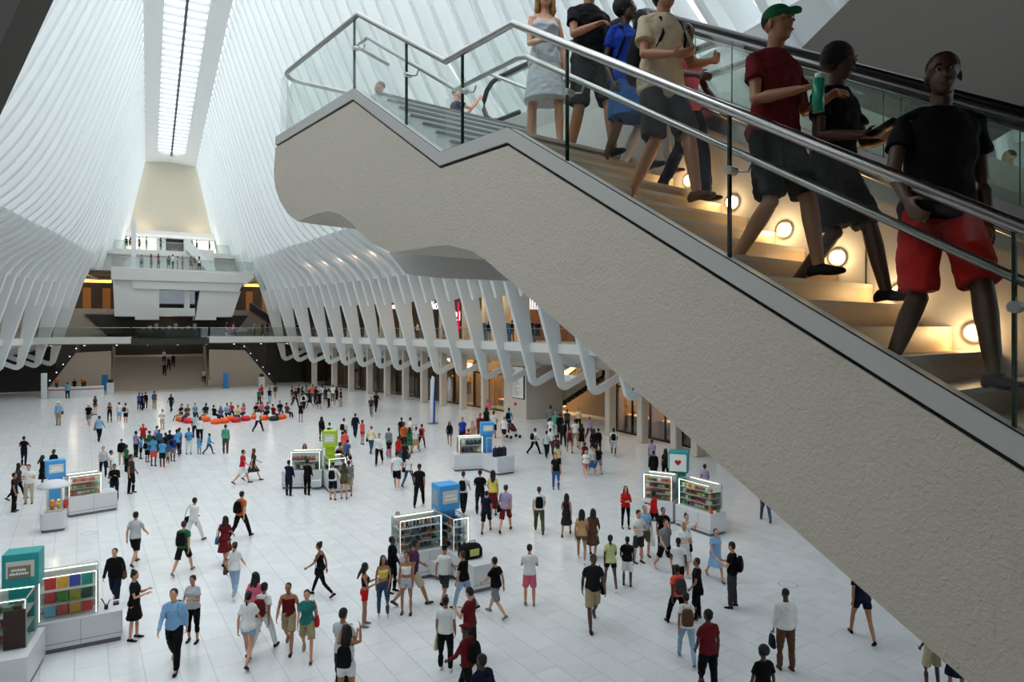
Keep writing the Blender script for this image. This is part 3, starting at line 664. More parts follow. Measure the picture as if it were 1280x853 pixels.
# round wall lights
LMP = mat('lamp_glow', (1, .80, .48), emit=10, ecol=(1, .74, .40)); 
for q, (px, py) in enumerate(((862, 226), (915, 253), (980, 287), (1046, 322), (1125, 366), (1217, 416))):
    s_, z_ = sz(px, py, PF-.07)
    t = empty('wall_light', tuple(S(s_, PF-.06, z_)), label='round warm wall light beside the steps, %s' % ['topmost and smallest in view', 'second from the top behind a rail post', 'third from the top between two walkers', 'fourth from the top by a sandal', 'second lowest, above the wide tread', 'lowest and largest in view'][q], cat='light')
    def ring(r0, r1, p0, p1, n=20):
        m_ = MB(); R = [[tuple(S(s_+r*math.cos(2*PI*a/n), p, z_+r*math.sin(2*PI*a/n))) for a in range(n)] for r, p in ((r0, p0), (r1, p1))]
        return m_.loft(R)
    ring(.082, .075, PF-.061, PF-.085).build('bezel', RAIL, t); ring(.058, .050, PF-.086, PF-.100).build('lens', LMP, t)
    light('wall_light_lamp', S(s_, PF-.16, z_), 5 if q > 1 else 3, (1, .66, .34), .05)
# balustrade of the near side: glass, joints, rails
bs = empty('glass_balustrade', tuple(S(3, PN+.07, 8)), label='frameless glass balustrade with satin steel rails along the foreground stair', cat='balustrade')
RH = 1.13
def rl(s, h): return gz(s)+h
post_px = [1268, 912, 709]
sp = []
for px in post_px + [578, 508, 443]:
    sp.append(sz(px, 300, PN+.07)[0])
cuts = sorted([SK0] + sp + [SK1, SK2, SK3, SK4])
segs = []
allc = sorted(set(sp)); pieces = []
prev = SK0
for c in allc + [SK4]:
    kn = [prev] + [k_ for k_ in (SK1, SK2, SK3) if prev < k_ < c] + [c]
    g_ = .012
    lo = [(k_ + (g_ if k_ == prev else -g_ if k_ == c else 0), rl(k_, .14)) for k_ in kn]; hi = [(a, rl(b, RH-.02)) for (a, _), b in zip(lo, kn)]
    mb = MB()
    for (a, b), (c_, d_) in zip(zip(lo, hi), zip(lo[1:], hi[1:])): mb.add([tuple(S(q[0], PN+.07, q[1])) for q in (a, c_, d_, b)], [(0, 1, 2, 3)])
    mb.build('glass_pane', GLS, bs); prev = c
for c in allc:
    MB().box(PN+.055, PN+.085, c-.008, c+.008, gz(c)+.14, gz(c)+RH, lambda x, y, z: tuple(S(y, x, z))).build('glass_edge', GEDGE, bs)
    zc = gz(c)+RH-.40
    q = MB().tube([S(c, PN+.05, zc), S(c, PN+.13, zc)], .03, 10); q.tube([S(c-.0, PN+.13, zc), S(c-.08, PN+.16, zc-.01), S(c-.1, PN+.17, zc+.05)], .009, 6)
    q.build('rail_bracket', RAIL, bs)
# top rail path (with a swept return at the far end of the landing)
def arc_end(h, p0, r, ext):
    pts = []
    for a in range(7):
        t = PI/2*a/6; pts.append(S(SK4-r+r*math.sin(t), p0+r-r*math.cos(t), 10.148+h))
    pts.append(S(SK4, p0+ext, 10.148+h)); return pts
MB().tube([S(k_, PN+.07, rl(k_, RH)) for k_ in (SK0, SK1, SK2, SK3)] + arc_end(RH, PN+.07, .35, 4.5), .036, 12).build('top_rail', RAIL, bs, smooth=True)
pin = PN+.20
MB().tube([S(k_, pin, rl(k_, RH-.27)) for k_ in (SK0, SK1-.03)] + [S(SK1+.1, pin, 8.9+RH-.26), S(SK2, pin, 8.9+RH-.27), S(SK3, pin, rl(SK3, RH-.27)), S(SK3+.35, pin, 10.148+RH-.27), S(SK3+.35, pin+.5, 10.148+RH-.4)], .026, 10).build('inner_rail', RAIL, bs, smooth=True)
e_ = arc_end(0, PN+.07, .35, 4.5)
mb = MB().grid([[tuple(p_+Vector((0, 0, .14))) for p_ in e_], [tuple(p_+Vector((0, 0, RH-.02))) for p_ in e_]]); mb.build('glass_pane', GLS, bs)
BS(MB().loft([[tuple(p_+Vector((0, 0, a))) for a in (.0,)]+[tuple(p_+Vector((0, 0, .15)))]+[tuple(p_+Vector((0, 0, .15))+(Vector(e_[-1])-p_)*.0+Vector((.05, .05, 0)))] for p_ in e_]), 'end_string', PAINT)
# rail on the far side of the steps
fr = empty('far_handrail', tuple(S(3, PF, 8)), label='thin steel handrail along the lit inner wall of the stair', cat='handrail')
MB().tube([S(k_, PF-.16, nz(k_)+.86) for k_ in (SK0, SK1)] + [S(SK1+.3, PF-.16, 9.04+.86)], .02, 8).build('rail', RAIL, fr, smooth=True)
for s_ in (-.6, .6, 1.8, 3.0, 4.2): MB().tube([S(s_, PF-.16, nz(s_)+.86), S(s_, PF-.16, nz(s_)+.76), S(s_, PF-.06, nz(s_)+.74)], .008, 6).build('bracket', RAIL, fr)
# free-standing small rail at the mid landing
sr = empty('landing_handrail', tuple(S(6.1, 5.2, 9.04)), label='bent steel handrail standing at the foot of the upper flight', cat='handrail')
MB().tube([S(6.0, 5.1, 9.04), S(6.0, 5.1, 9.9)], .02, 8).build('post', RAIL, sr)
MB().tube([S(6.9, 5.1, 10.4), S(6.0, 5.1, 9.93), S(5.75, 5.1, 9.93), S(5.75, 5.5, 9.93), S(6.6, 5.5, 10.3)], .022, 8).build('rail', RAIL, sr)
# ------------------------------------------------ escalators behind
def esc(pn, wdt, knee, zk, s_end, lab, slope=.571, lower=-1.5):
    es = empty('escalator', tuple(S(3, pn, 9)), label=lab, cat='escalator')
    for p, nm in ((pn, 'n'), (pn+wdt, 'f')):
        path = [S(lower, p, zk-(knee-lower)*slope), S(knee-.4, p, zk-.4*slope), S(knee-.1, p, zk-.05), S(knee+.3, p, zk), S(s_end-.35, p, zk)]
        for a in range(1, 8): t = PI*a/7; path.append(S(s_end-.35+.42*math.sin(t), p, zk-.36+.36*math.cos(t)))
        path.append(S(s_end-.9, p, zk-.72))
        MB().tube(path, .042, 10).build('handrail', BLACK, es, smooth=True)
        path2 = [q-Vector((0, 0, .06)) for q in path[:5]]
        MB().tube(path2, .02, 6).build('rail_channel', RAIL, es)
        sk = [(lower, zk-(knee-lower)*slope), (knee, zk), (s_end-.3, zk)]
        mb = MB()
        for (a, za), (b, zb) in zip(sk, sk[1:]): mb.add([tuple(S(a, p, za-.82)), tuple(S(b, p, zb-.82)), tuple(S(b, p, zb-.06)), tuple(S(a, p, za-.06))], [(0, 1, 2, 3)])
        mb.build('balustrade_glass', GLS, es)
        BS(MB().prism([(lower, zk-(knee-lower)*slope-.80), (lower, zk-(knee-lower)*slope-1.35), (knee, zk-1.35), (s_end, zk-1.35), (s_end, zk-.80), (knee, zk-.80)], p-.09, p+.09, SP), 'skirt', mat('skirt_steel', (.66, .66, .65), .35, metal=.8), es)
        for q in range(6):
            s_ = lower+1.1+q*1.25
            if s_ < knee: MB().box(p-.006, p+.006, s_-.004, s_+.004, zk-(knee-s_)*slope-.8, zk-(knee-s_)*slope-.05, lambda x, y, z: tuple(S(y, x, z))).build('glass_joint', GEDGE, es)
    m_ = MB()
    for i in range(18):
        s_ = knee-i*.36; z = zk-1.0-i*.36*slope; m_.prism([(s_, z), (s_-.36, z), (s_-.36, z-.3), (s_, z-.1)], pn+.12, pn+wdt-.12, SP)
    m_.build('steps', mat('escalator_tread', (.25, .25, .26), .4, metal=.6), es)
    return es
esc(6.90, .0+1.0, 5.97, 11.38, 9.4, 'escalator with black handrails running beside the foreground stair')
esc(8.35, 1.0, 5.61, 11.3, 9.2, 'second escalator beyond the first one, mostly hidden')
BS(MB().prism([(-1.5, 5.2), (-1.5, 6.0), (5.6, 10.05), (9, 10.1), (9, 9.6), (5.6, 9.2)], PF+.75, 6.85, SP), 'escalator_soffit', PAINT)
BS(MB().prism([(-1.5, 4.6), (-1.5, 5.6), (5.6, 9.6), (9, 9.8), (9, 9.2), (5.6, 8.8)], 6.99, 9.5, SP), 'escalator_truss', PAINT)
BS(MB().prism([(-1.5, 2.0), (-1.5, 6.5), (5.4, 10.9), (5.9, 10.9), (5.9, 8.6)], 9.9, 10.0, SP), 'white_panel_wall', PAINT)
# dark raking wall beyond the escalators, and the dark pylon at the left edge of the opening
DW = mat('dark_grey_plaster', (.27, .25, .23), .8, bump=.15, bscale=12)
def pk(px, py, Z): return ((px-640)/FPX*Z, EYE+(HOR-py)/FPX*Z)
CZ = lambda t, u, w: tuple(cw(u, t, w))
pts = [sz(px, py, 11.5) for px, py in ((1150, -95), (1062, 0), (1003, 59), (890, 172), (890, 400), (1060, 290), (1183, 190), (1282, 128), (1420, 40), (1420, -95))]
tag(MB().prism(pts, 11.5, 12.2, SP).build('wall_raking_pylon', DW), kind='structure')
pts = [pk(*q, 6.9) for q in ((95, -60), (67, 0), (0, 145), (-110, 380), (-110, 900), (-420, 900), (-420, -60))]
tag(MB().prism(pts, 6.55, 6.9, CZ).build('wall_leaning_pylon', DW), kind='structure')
# near end of the hall, unseen
NEARW = mat('near_wall_grey', (.78, .77, .75), .8); DK2 = mat('dark_soffit', (.22, .18, .14), .8)  # dark brown picked for the warm bounce it gives
tag(MB().box(-32, -2, -6.4, -6, 0, 3).box(-24, -2, -6.4, -6, 3, 13).build('wall_near_end_left', NEARW), kind='structure')  # unseen wall half kept pale so light bounces onto the stair
tag(MB().box(-2, 8, -6.4, -6, 0, 13).box(8, 32, -6.4, -6, 0, 3).build('wall_near_end_right', DK2), kind='structure')  # unseen wall half toned dark so the stair side darkens to the right
tag(MB().box(-32, -24, -6.3, -6.25, 3, 13).build('window_8', SKYG), kind='structure')  # unseen opening added to let more light in from behind
tag(MB().box(8, 32, -6.3, -6.25, 3, 13).build('window_9', SKYG), kind='structure')  # added out of view to brighten the floor at lower right
tag(MB().box(-32, 32, -6.3, -6.25, 13, 36).build('window_7', SKYG), kind='structure')
tag(MB().box(-4, 14, -6, -2, 11.0, 11.4).build('ceiling_near_soffit', NEARW), kind='structure')  # put in above the viewpoint, out of view, to darken the near zone
tag(MB().prism([(-2.5, 9.0), (3.4, 9.6), (6.6, 11.3), (6.6, 11.8), (-2.5, 9.5)], 1.0, 13.0, lambda t, u, w: tuple(cw(t, u, w))).build('ceiling_raking_soffit', DK2), kind='structure')  # unseen slab added to keep skylight off the right part of the stair
tag(MB().box(-14, .2, -6, .6, 5.2, 5.5).box(-14, .2, .5, .6, 5.5, 6.12).build('floor_viewing_gallery', DK2), kind='structure')  # mass and parapet below view, widened to block light from the floor
# ================================================================== PEOPLE
from mathutils import noise as NZ
def dirv(a, side=0.0):               # a = degrees forward of straight down
    a = math.radians(a); v = Vector((side, math.sin(a), -math.cos(a))); return v.normalized()
POSES = {   # legs: (swing, knee) left, right ; arms: (swing, out, elbow, in) left, right ; lean, head turn, head nod
 'stand':  dict(L=((2, 3), (-2, 3)), A=((4, .14, 14, .0), (2, .14, 12, .0))),
 'relax':  dict(L=((8, 12), (-3, 2)), A=((6, .2, 30, .25), (-4, .16, 10, 0)), turn=15),
 'phone':  dict(L=((3, 4), (-3, 2)), A=((22, .18, 95, .45), (18, .18, 88, .45)), nod=18),
 'reach':  dict(L=((5, 6), (-4, 3)), A=((48, .15, 40, .1), (8, .16, 30, .1)), nod=8),
 'armup':  dict(L=((2, 3), (-2, 3)), A=((70, .25, 75, .2), (72, .25, 72, .2)), nod=-4),
 'cross':  dict(L=((3, 3), (-2, 4)), A=((20, .2, 92, .75), (18, .2, 86, .75))),
 'walk':   dict(L=((26, 10), (-20, 22)), A=((-20, .15, 18, 0), (24, .15, 28, .05)), lean=4),
 'stride': dict(L=((-22, 24), (28, 8)), A=((26, .15, 30, .05), (-22, .15, 16, 0)), lean=5),
 'carry':  dict(L=((22, 8), (-18, 20)), A=((6, .16, 10, 0), (16, .2, 85, .2)), lean=4),
 'sit':    dict(L=((84, 70), (78, 60)), A=((35, .2, 60, .4), (30, .2, 65, .4)), lean=-6, nod=10),
 'crouch': dict(L=((70, 95), (48, 90)), A=((45, .2, 50, .3), (40, .2, 60, .3)), lean=25, nod=15),
}
def skeleton(P, build, k=1.0):
    f = build == 'f'; J = {}
    hw = .088 if not f else .092; sw = .178 if not f else .155
    hip = Vector((0, 0, .93)); TL, SL_ = .44, .42
    ln = math.radians(P.get('lean', 0))
    def up(x, y, z):                 # torso point rotated by the lean about the hips
        z -= .93; return Vector((x, y*math.cos(ln)+z*math.sin(ln), .93 - y*math.sin(ln)+z*math.cos(ln)))
    J['up'] = up; J['hip'] = hip; J['sw'] = sw
    for i, s in ((0, -1), (1, 1)):
        a, kn = P['L'][i]; h = Vector((s*hw, 0, .91)); kd = dirv(a, s*.07); K = h+kd*TL; A = K+dirv(a-kn, s*.01)*SL_
        J['h%d' % i], J['k%d' % i], J['a%d' % i] = h, K, A
        pitch = (a-kn)*.7 if a-kn < 0 else (a-kn)*.25
        if P.get('flat'): pitch = 0
        J['pitch%d' % i] = math.radians(pitch)
        a, out, el, inn = P['A'][i]; sh = up(s*sw, -.01, 1.378); e = sh+dirv(a+P.get('lean', 0)*-1*0, s*out)*.285; fa = dirv(a+el, -s*inn+s*out*.2); w = e+fa*.255
        J['s%d' % i], J['e%d' % i], J['w%d' % i], J['fd%d' % i] = sh, e, w, fa
    lo = min(J['a0'].z, J['a1'].z)-.085
    J['lo'] = lo if P is not POSES['sit'] else J['hip'].z-.50
    J['head'] = up(0, .015, 1.625); J['neck'] = up(0, -.01, 1.45)
    J['ht'] = math.radians(P.get('turn', 0)); J['nod'] = math.radians(P.get('nod', 0))
    return J
def ell(c, rx_, ry_, up, n=16, tw=0):
    return [tuple(up(c[0]+rx_*math.cos(2*PI*i/n), c[1]+ry_*math.sin(2*PI*i/n), c[2])) for i in range(n)]
TORSO_M = [(.84, .10, .08, 0), (.88, .155, .105, -.01), (.95, .168, .115, -.01), (1.03, .155, .105, .0), (1.12, .145, .10, .005), (1.22, .158, .108, .01), (1.33, .172, .112, .0), (1.385, .168, .098, -.01), (1.425, .125, .078, -.015), (1.455, .072, .06, -.012), (1.475, .056, .054, -.01)]
TORSO_F = [(.84, .10, .08, 0), (.88, .165, .11, -.015), (.95, .172, .115, -.015), (1.03, .145, .10, .0), (1.12, .122, .088, .005), (1.22, .132, .10, .015), (1.30, .142, .118, .02), (1.365, .142, .092, .0), (1.415, .105, .07, -.015), (1.45, .058, .052, -.012), (1.475, .048, .048, -.01)]
def torso(mb, J, build, z0, z1, grow=0.0, flare=0.0):
    T = TORSO_F if build == 'f' else TORSO_M
    zs = sorted(set([z0, z1]+[t[0] for t in T if z0 < t[0] < z1])); rings = []
    for z in zs:
        a = interp([(t[0], t[1]) for t in T], z); b = interp([(t[0], t[2]) for t in T], z); c = interp([(t[0], t[3]) for t in T], z)
        g = grow + flare*max(0, (1.2-z)/.35)
        rings.append(ell((0, c, z), a+g, b+g, J['up']))
    mb.loft(rings)
    if z1 > 1.43:
        for i in (0, 1): s = (-1, 1)[i]; mb.tube([J['up'](s*.03, -.012, 1.435), J['up'](s*.10, -.012, 1.405+grow*.3), J['s%d' % i]], [.04+grow*.3, .046+grow*.5, .047+grow*.4], 10)
def limb(mb, pts, rs, n=12):
    mb.tube(pts, rs, n); 
    for p, r in zip(pts[1:-1], rs[1:-1]): mb.ball(p, r*.985, n, 6)
    mb.ball(pts[0], rs[0]*.98, n, 6); mb.ball(pts[-1], rs[-1]*.98, n, 6)
def lerp(a, b, t): return a+(b-a)*t
def head_T(J):
    R = Matrix.Rotation(J['ht'], 3, 'Z') @ Matrix.Rotation(-J['nod'], 3, 'X'); H = J['head']
    return lambda x, y, z: H + R @ Vector((x, y, z))
def body_mesh(J, build, fine):
    mb = MB(); torso(mb, J, build, .84, 1.475); f = build == 'f'
    m = .88 if f else 1.0
    for i in (0, 1):
        h, K, A = J['h%d' % i], J['k%d' % i], J['a%d' % i]
        limb(mb, [h+Vector((0, 0, .02)), lerp(h, K, .35), K, lerp(K, A, .3), A], [.088*m**.3, .08*m**.3, .054*m, .056*m, .037*m])
        p = J['pitch%d' % i]; fd = Vector((0, math.cos(p), math.sin(p)))
        mb.tube([A-Vector((0, .03, .03)), A+fd*.06-Vector((0, 0, .045)), A+fd*.15-Vector((0, 0, .06))], [.034, .034, .022], 8)
        sh, e, w, fa = J['s%d' % i], J['e%d' % i], J['w%d' % i], J['fd%d' % i]
        limb(mb, [sh+Vector(((-.02, .02)[i]*-1, 0, 0)), lerp(sh, e, .4), e, lerp(e, w, .3), w], [.052*m, .046*m, .037*m, .040*m, .025*m])
        # hand: palm and five curled fingers
        s = (-1, 1)[i]; side = Vector((1, 0, 0)) - fa*fa.x
        if side.length < .2: side = Vector((0, 0, 1))-fa*fa.z
        side.normalize(); nrm = fa.cross(side).normalized()
        if not P_thumb_fwd(fa, nrm): nrm = -nrm
        # palm plane: across = forward direction (thumb side), normal = inward
        across = Vector((0, 1, 0))-fa*fa.y
        if across.length < .3: across = Vector((0, 0, 1))-fa*fa.z
        across.normalize(); inn = Vector((-s, 0, 0)); inn = (inn-fa*inn.dot(fa)-across*inn.dot(across)); inn = inn.normalized() if inn.length > .1 else fa.cross(across)
        pc = w+fa*.045
        R_ = []
        for t, a_, b_ in ((-.005, .024, .018), (.03, .036, .015), (.065, .040, .014), (.085, .037, .011)):
            c = w+fa*t; R_.append([tuple(c+across*a_*math.cos(2*PI*q/10)+inn*b_*math.sin(2*PI*q/10)) for q in range(10)])
        mb.loft(R_)
        for q, L in enumerate((.070, .078, .072, .058)):
            b0 = w+fa*.078+across*(.029-.019*q); b1 = b0+fa*L*.45+inn*.012; b2 = b1+fa*L*.30+inn*.022; b3 = b2+fa*L*.12+inn*.026
            mb.tube([b0, b1, b2, b3], [.0092, .0088, .008, .0062], 6)
        t0 = w+fa*.025+across*.026; t1 = t0+across*.026+fa*.022+inn*.012; t2 = t1+across*.008+fa*.03+inn*.012
        mb.tube([t0, t1, t2], [.012, .010, .007], 6)
    T = head_T(J)
    limb(mb, [J['neck']-Vector((0, 0, .03)), T(0, -.015, -.06)], [.056 if not f else .047, .052 if not f else .044])
    def blob(c, r, sc, n=16, m_=10):
        R_ = []
        for a in range(m_+1):
            t = PI*a/m_; q = max(math.sin(t), .03); R_.append([tuple(T(c[0]+r*sc[0]*q*math.cos(2*PI*b/n), c[1]+r*sc[1]*q*math.sin(2*PI*b/n), c[2]-r*sc[2]*math.cos(t))) for b in range(n)])
        mb.loft(R_)
    blob((0, -.012, .03), .1, (.76, .93, .90)); blob((0, .022, -.038), .1, (.60, .66, .78)); blob((0, .052, -.085), .03, (1.1, .9, .8))
    blob((0, .075, -.012), .05, (.62, .35, .95))
    mb.loft([[tuple(T(x, .078, .012)) for x in (-.007, .007)]+[tuple(T(0, .088, .014))], [tuple(T(-.017, .080, -.030)), tuple(T(.017, .080, -.030)), tuple(T(0, .112, -.028))], [tuple(T(-.010, .080, -.040)), tuple(T(.010, .080, -.040)), tuple(T(0, .092, -.040))]])
    for s in (-1, 1): blob((s*.078, -.008, -.012), .03, (.28, .6, 1)); blob((s*.033, .070, .028), .02, (1.1, .5, .4))
    blob((0, .088, -.062), .02, (1.15, .5, .32), 10, 6)
    return mb
def P_thumb_fwd(a, b): return True
def cloth(J, build, kind, fine):
    mb = MB(); f = build == 'f'; m = .88 if f else 1.0; up = J['up']
    if kind in ('tee', 'tank', 'long', 'jacket', 'polo', 'crop', 'loose'):
        hem = {'tee': .88, 'polo': .88, 'tank': .90, 'long': .88, 'jacket': .80, 'crop': 1.10, 'loose': .82}[kind]
        g = {'tee': .020, 'polo': .02, 'tank': .010, 'long': .018, 'jacket': .036, 'crop': .008, 'loose': .03}[kind]
        topz = 1.465 if kind not in ('crop', 'tank') else 1.36
        torso(mb, J, build, hem, topz, g, .012 if kind != 'crop' else 0)
        if kind == 'tank':
            for s in (-1, 1): mb.tube([up(s*.075, .07, 1.33), up(s*.085, .0, 1.44), up(s*.075, -.075, 1.33)], .024, 8)
        fr = {'tee': .55, 'polo': .5, 'long': 1.9, 'jacket': 1.92, 'loose': .65}.get(kind, 0)
        for i in (0, 1):
            if not fr: continue
            sh, e, w = J['s%d' % i], J['e%d' % i], J['w%d' % i]; s = (-1, 1)[i]; gg = g*.75
            st = sh-Vector((s*.05, 0, .0))
            if fr < 1: 
                q = lerp(sh, e, fr); mb.tube([st, sh, lerp(sh, e, fr*.5), q], [.046*m, .052*m+gg*.2, .054*m+gg*.5, .056*m+gg*.9], 12); mb.ball(sh, .051*m+gg*.15, 12, 8)
            else:
                q = lerp(e, w, fr-1); limb(mb, [st, sh, lerp(sh, e, .5), e, q], [.055*m, .057*m+gg*.2, .052*m+gg*.4, .046*m+gg*.4, .033*m+gg*.4])
    if kind in ('trousers', 'leggings', 'shorts', 'minishorts', 'capri', 'jeans'):
        g = {'trousers': .018, 'jeans': .013, 'leggings': .006, 'shorts': .028, 'minishorts': .014, 'capri': .02}[kind]
        torso(mb, J, build, .85, 1.03, g*.6)
        fr = {'trousers': 1.93, 'jeans': 1.93, 'leggings': 1.9, 'shorts': .93, 'minishorts': .45, 'capri': 1.5}[kind]
        for i in (0, 1):
            h, K, A = J['h%d' % i], J['k%d' % i], J['a%d' % i]; h = h+Vector((0, 0, .02))
            if fr < 1: mb.tube([h, lerp(h, K, fr*.5), lerp(h, K, fr)], [.088+g*.4, .084+g*.6, .072+g*1.0 if fr > .5 else .084+g*.8], 14); mb.ball(h, .09+g*.4, 12, 8)
            else:
                q = lerp(K, A, fr-1); limb(mb, [h, lerp(h, K, .4), K, lerp(K, q, .5), q], [.092*m**.3+g*.5, .084*m**.3+g, .058*m+g, .056*m+g*.9, (.040*m+g*1.2)])
    if kind in ('skirt', 'dress', 'longskirt'):
        hz = {'skirt': .52, 'dress': .52, 'longskirt': .25}[kind]
        K0, K1 = J['k0'], J['k1']; rings = []
        torso(mb, J, build, .90, 1.06, .008)
        for q in range(9):
            t = q/8; z = .98-(.98-hz)*t; yk = [lerp(J['h%d' % i], J['k%d' % i], min(1, (.93-z)/.44)) if z > J['k%d' % i].z else lerp(J['k%d' % i], J['a%d' % i], min(1, (J['k%d' % i].z-z)/.42)) for i in (0, 1)]
            cy = (yk[0].y+yk[1].y)/2; sp_ = abs(yk[0].y-yk[1].y)/2; wv = .012*t
            rings.append([(cx_*1, cy+cy_, z) for cx_, cy_ in (((.16+.075*t+wv*math.sin(7*a))*math.cos(a), (.11+.06*t+sp_+wv*math.cos(9*a))*math.sin(a)) for a in (2*PI*b/28 for b in range(28)))])
        mb.loft(rings)
    if kind in ('shoe0', 'shoe1'):
        for i in (int(kind[-1]),):
            A = J['a%d' % i]; p = J['pitch%d' % i]; fd = Vector((0, math.cos(p), math.sin(p))); dn = Vector((0, math.sin(p), -math.cos(p)))
            R_ = []
            for t, wx, hz, oz in ((-.075, .026, .030, -.02), (-.05, .036, .048, -.005), (0, .038, .055, .0), (.06, .044, .040, -.02), (.12, .046, .028, -.03), (.165, .034, .020, -.036), (.18, .016, .012, -.04)):
                c = A+fd*t+dn*(.040-oz*.6); R_.append([tuple(c+Vector((wx*math.cos(b), 0, 0))-dn*(max(hz*math.sin(b), -.030))) for b in (2*PI*q/12 for q in range(12))])
            mb.loft(R_)
    T = head_T(J)
    def blob(c, r, sc, n=16, m_=10):
        R_ = []
        for a in range(m_+1):
            t = PI*a/m_; q = max(math.sin(t), .03); R_.append([tuple(T(c[0]+r*sc[0]*q*math.cos(2*PI*b/n), c[1]+r*sc[1]*q*math.sin(2*PI*b/n), c[2]-r*sc[2]*math.cos(t))) for b in range(n)])
        mb.loft(R_)
    if kind in ('short', 'long_hair', 'bun', 'tail', 'crophair', 'afro'):
        if kind == 'crophair': blob((0, -.024, .045), .1, (.80, .93, .83))
        elif kind == 'afro': blob((0, -.035, .04), .1, (1.12, 1.08, 1.12))
        else: blob((0, -.028, .042), .1, (.85, .95, .90)); blob((0, -.05, -.01), .1, (.80, .62, .75))
        if kind == 'long_hair':
            mb.loft([[tuple(T(w_*math.cos(b), y_+d_*math.sin(b), z_)) for b in (2*PI*q/14 for q in range(14))] for z_, w_, d_, y_ in ((.05, .075, .06, -.04), (-.05, .092, .055, -.055), (-.14, .10, .045, -.08), (-.24, .10, .035, -.105), (-.33, .075, .025, -.11), (-.37, .04, .015, -.11))])
            for s in (-1, 1): mb.tube([T(s*.07, .02, .06), T(s*.085, .015, -.03), T(s*.09, -.0, -.13), T(s*.085, -.02, -.2)], [.02, .028, .03, .015], 8)
        if kind == 'bun': blob((0, -.09, .11), .045, (1, 1, 1))
        if kind == 'tail': mb.tube([T(0, -.10, .06), T(0, -.15, .0), T(0, -.15, -.12), T(0, -.13, -.22)], [.022, .035, .032, .01], 8)
    if kind in ('cap', 'hat'):
        blob((0, -.015, .055), .1, (.84, .98, .78))
        if kind == 'cap': mb.loft([[tuple(T(x*.075, .06, .065+.01*(1-x*x))) for x in (-1, -.5, 0, .5, 1)]+[tuple(T(x*.075, .06, .055)) for x in (1, 0, -1)], [tuple(T(x*.06, .155-.03*x*x, .055+.008*(1-x*x))) for x in (-1, -.5, 0, .5, 1)]+[tuple(T(x*.06, .155-.03*x*x, .045)) for x in (1, 0, -1)]])
        else: mb.loft([[tuple(T(r*math.cos(b), r*1.1*math.sin(b), z_)) for b in (2*PI*q/20 for q in range(20))] for r, z_ in ((.06, .060), (.155, .045), (.155, .058), (.06, .080))])
    if kind == 'backpack':
        c0 = lambda x, y, z: tuple(up(x, y, z))
        rr = []
        for z, a, b in ((.98, .10, .05), (1.0, .135, .075), (1.1, .15, .095), (1.25, .145, .085), (1.36, .12, .06), (1.40, .08, .035)):
            rr.append([c0(a*math.copysign(abs(math.cos(t))**.6, math.cos(t)), -.205+b*math.copysign(abs(math.sin(t))**.6, math.sin(t))+(.0), z) for t in (2*PI*q/20 for q in range(20))])
        mb.loft(rr)
        for s in (-1, 1): mb.tube([c0(s*.09, -.15, 1.38), c0(s*.10, -.03, 1.46), c0(s*.105, .09, 1.40), c0(s*.115, .135, 1.28), c0(s*.145, .06, 1.12), c0(s*.13, -.13, 1.04)], .014, 6)
    return mb
def finish(mb, name, vox, fold=0.0, seed=0, smooth=3):
    me = mb.mesh(name); o = bpy.data.objects.new('t', me); col.objects.link(o)
    r = o.modifiers.new('r', 'REMESH'); r.mode = 'VOXEL'; r.voxel_size = vox; r.adaptivity = 0
    s = o.modifiers.new('s', 'SMOOTH'); s.factor = .5; s.iterations = smooth
    dg = bpy.context.evaluated_depsgraph_get(); ev = o.evaluated_get(dg)
    out = bpy.data.meshes.new_from_object(ev); bpy.data.objects.remove(o); bpy.data.meshes.remove(me); out.name = name
    n = len(out.vertices)
    if fold:
        off = Vector((seed*3.1, seed*1.7, 0)); nr = [v.normal.copy() for v in out.vertices]
        for v, q in zip(out.vertices, nr):
            p = v.co; t = NZ.noise(Vector((p.x*9, p.y*9, p.z*13+p.x*8))+off)+.5*NZ.noise(Vector((p.x*20, p.y*20, p.z*30))+off)
            v.co = p+q*(t*fold)
    out.polygons.foreach_set('use_smooth', [True]*len(out.polygons)); out.update(); return out
CACHE = {}; SK = {}
def proto(pose, build, item, fine=False, P=None):
    key = (pose, build, item, fine)
    if key in CACHE: return CACHE[key]
    J = SK.get((pose, build)) or SK.setdefault((pose, build), skeleton(P or POSES[pose], build))
    hair = item in ('short', 'long_hair', 'bun', 'tail', 'crophair', 'afro')
    if item == 'body': me = finish(body_mesh(J, build, fine), 'body', .0075 if fine else .016, 0, 0, 2 if fine else 1)
    else:
        wear = item not in ('shoe0', 'shoe1', 'cap', 'hat', 'backpack') and not hair
        me = finish(cloth(J, build, item, fine), item, .009 if fine else .018, (.010 if wear else .004 if hair else 0) if fine else (.009 if wear else .003), len(CACHE) % 7, 5 if wear else 2)
    for v in me.vertices: v.co.z -= J['lo']
    CACHE[key] = me; return me
CL = {'black': (.035, .035, .038), 'navy': (.06, .085, .17), 'white': (.86, .86, .85), 'grey': (.46, .47, .48), 'darkgrey': (.20, .20, .21), 'lightgrey': (.70, .71, .72), 'blue': (.20, .34, .54), 'lightblue': (.50, .66, .80), 'skyblue': (.32, .60, .76), 'brightblue': (.12, .24, .62), 'jeans': (.20, .28, .40), 'lightjeans': (.55, .64, .73), 'red': (.72, .10, .09), 'maroon': (.38, .08, .10), 'pink': (.82, .40, .48), 'orange': (.72, .34, .17), 'yellow': (.85, .76, .35), 'palegreen': (.74, .74, .52), 'green': (.12, .38, .24), 'mint': (.30, .62, .50), 'teal': (.16, .44, .42), 'khaki': (.62, .55, .42), 'beige': (.72, .66, .55), 'brown': (.34, .24, .17), 'olive': (.30, .30, .18), 'purple': (.30, .15, .28), 'lavender': (.62, .56, .68), 'cream': (.88, .84, .70), 'coral': (.85, .33, .28), 'tan': (.70, .55, .38), 'charcoal': (.10, .10, .11)}
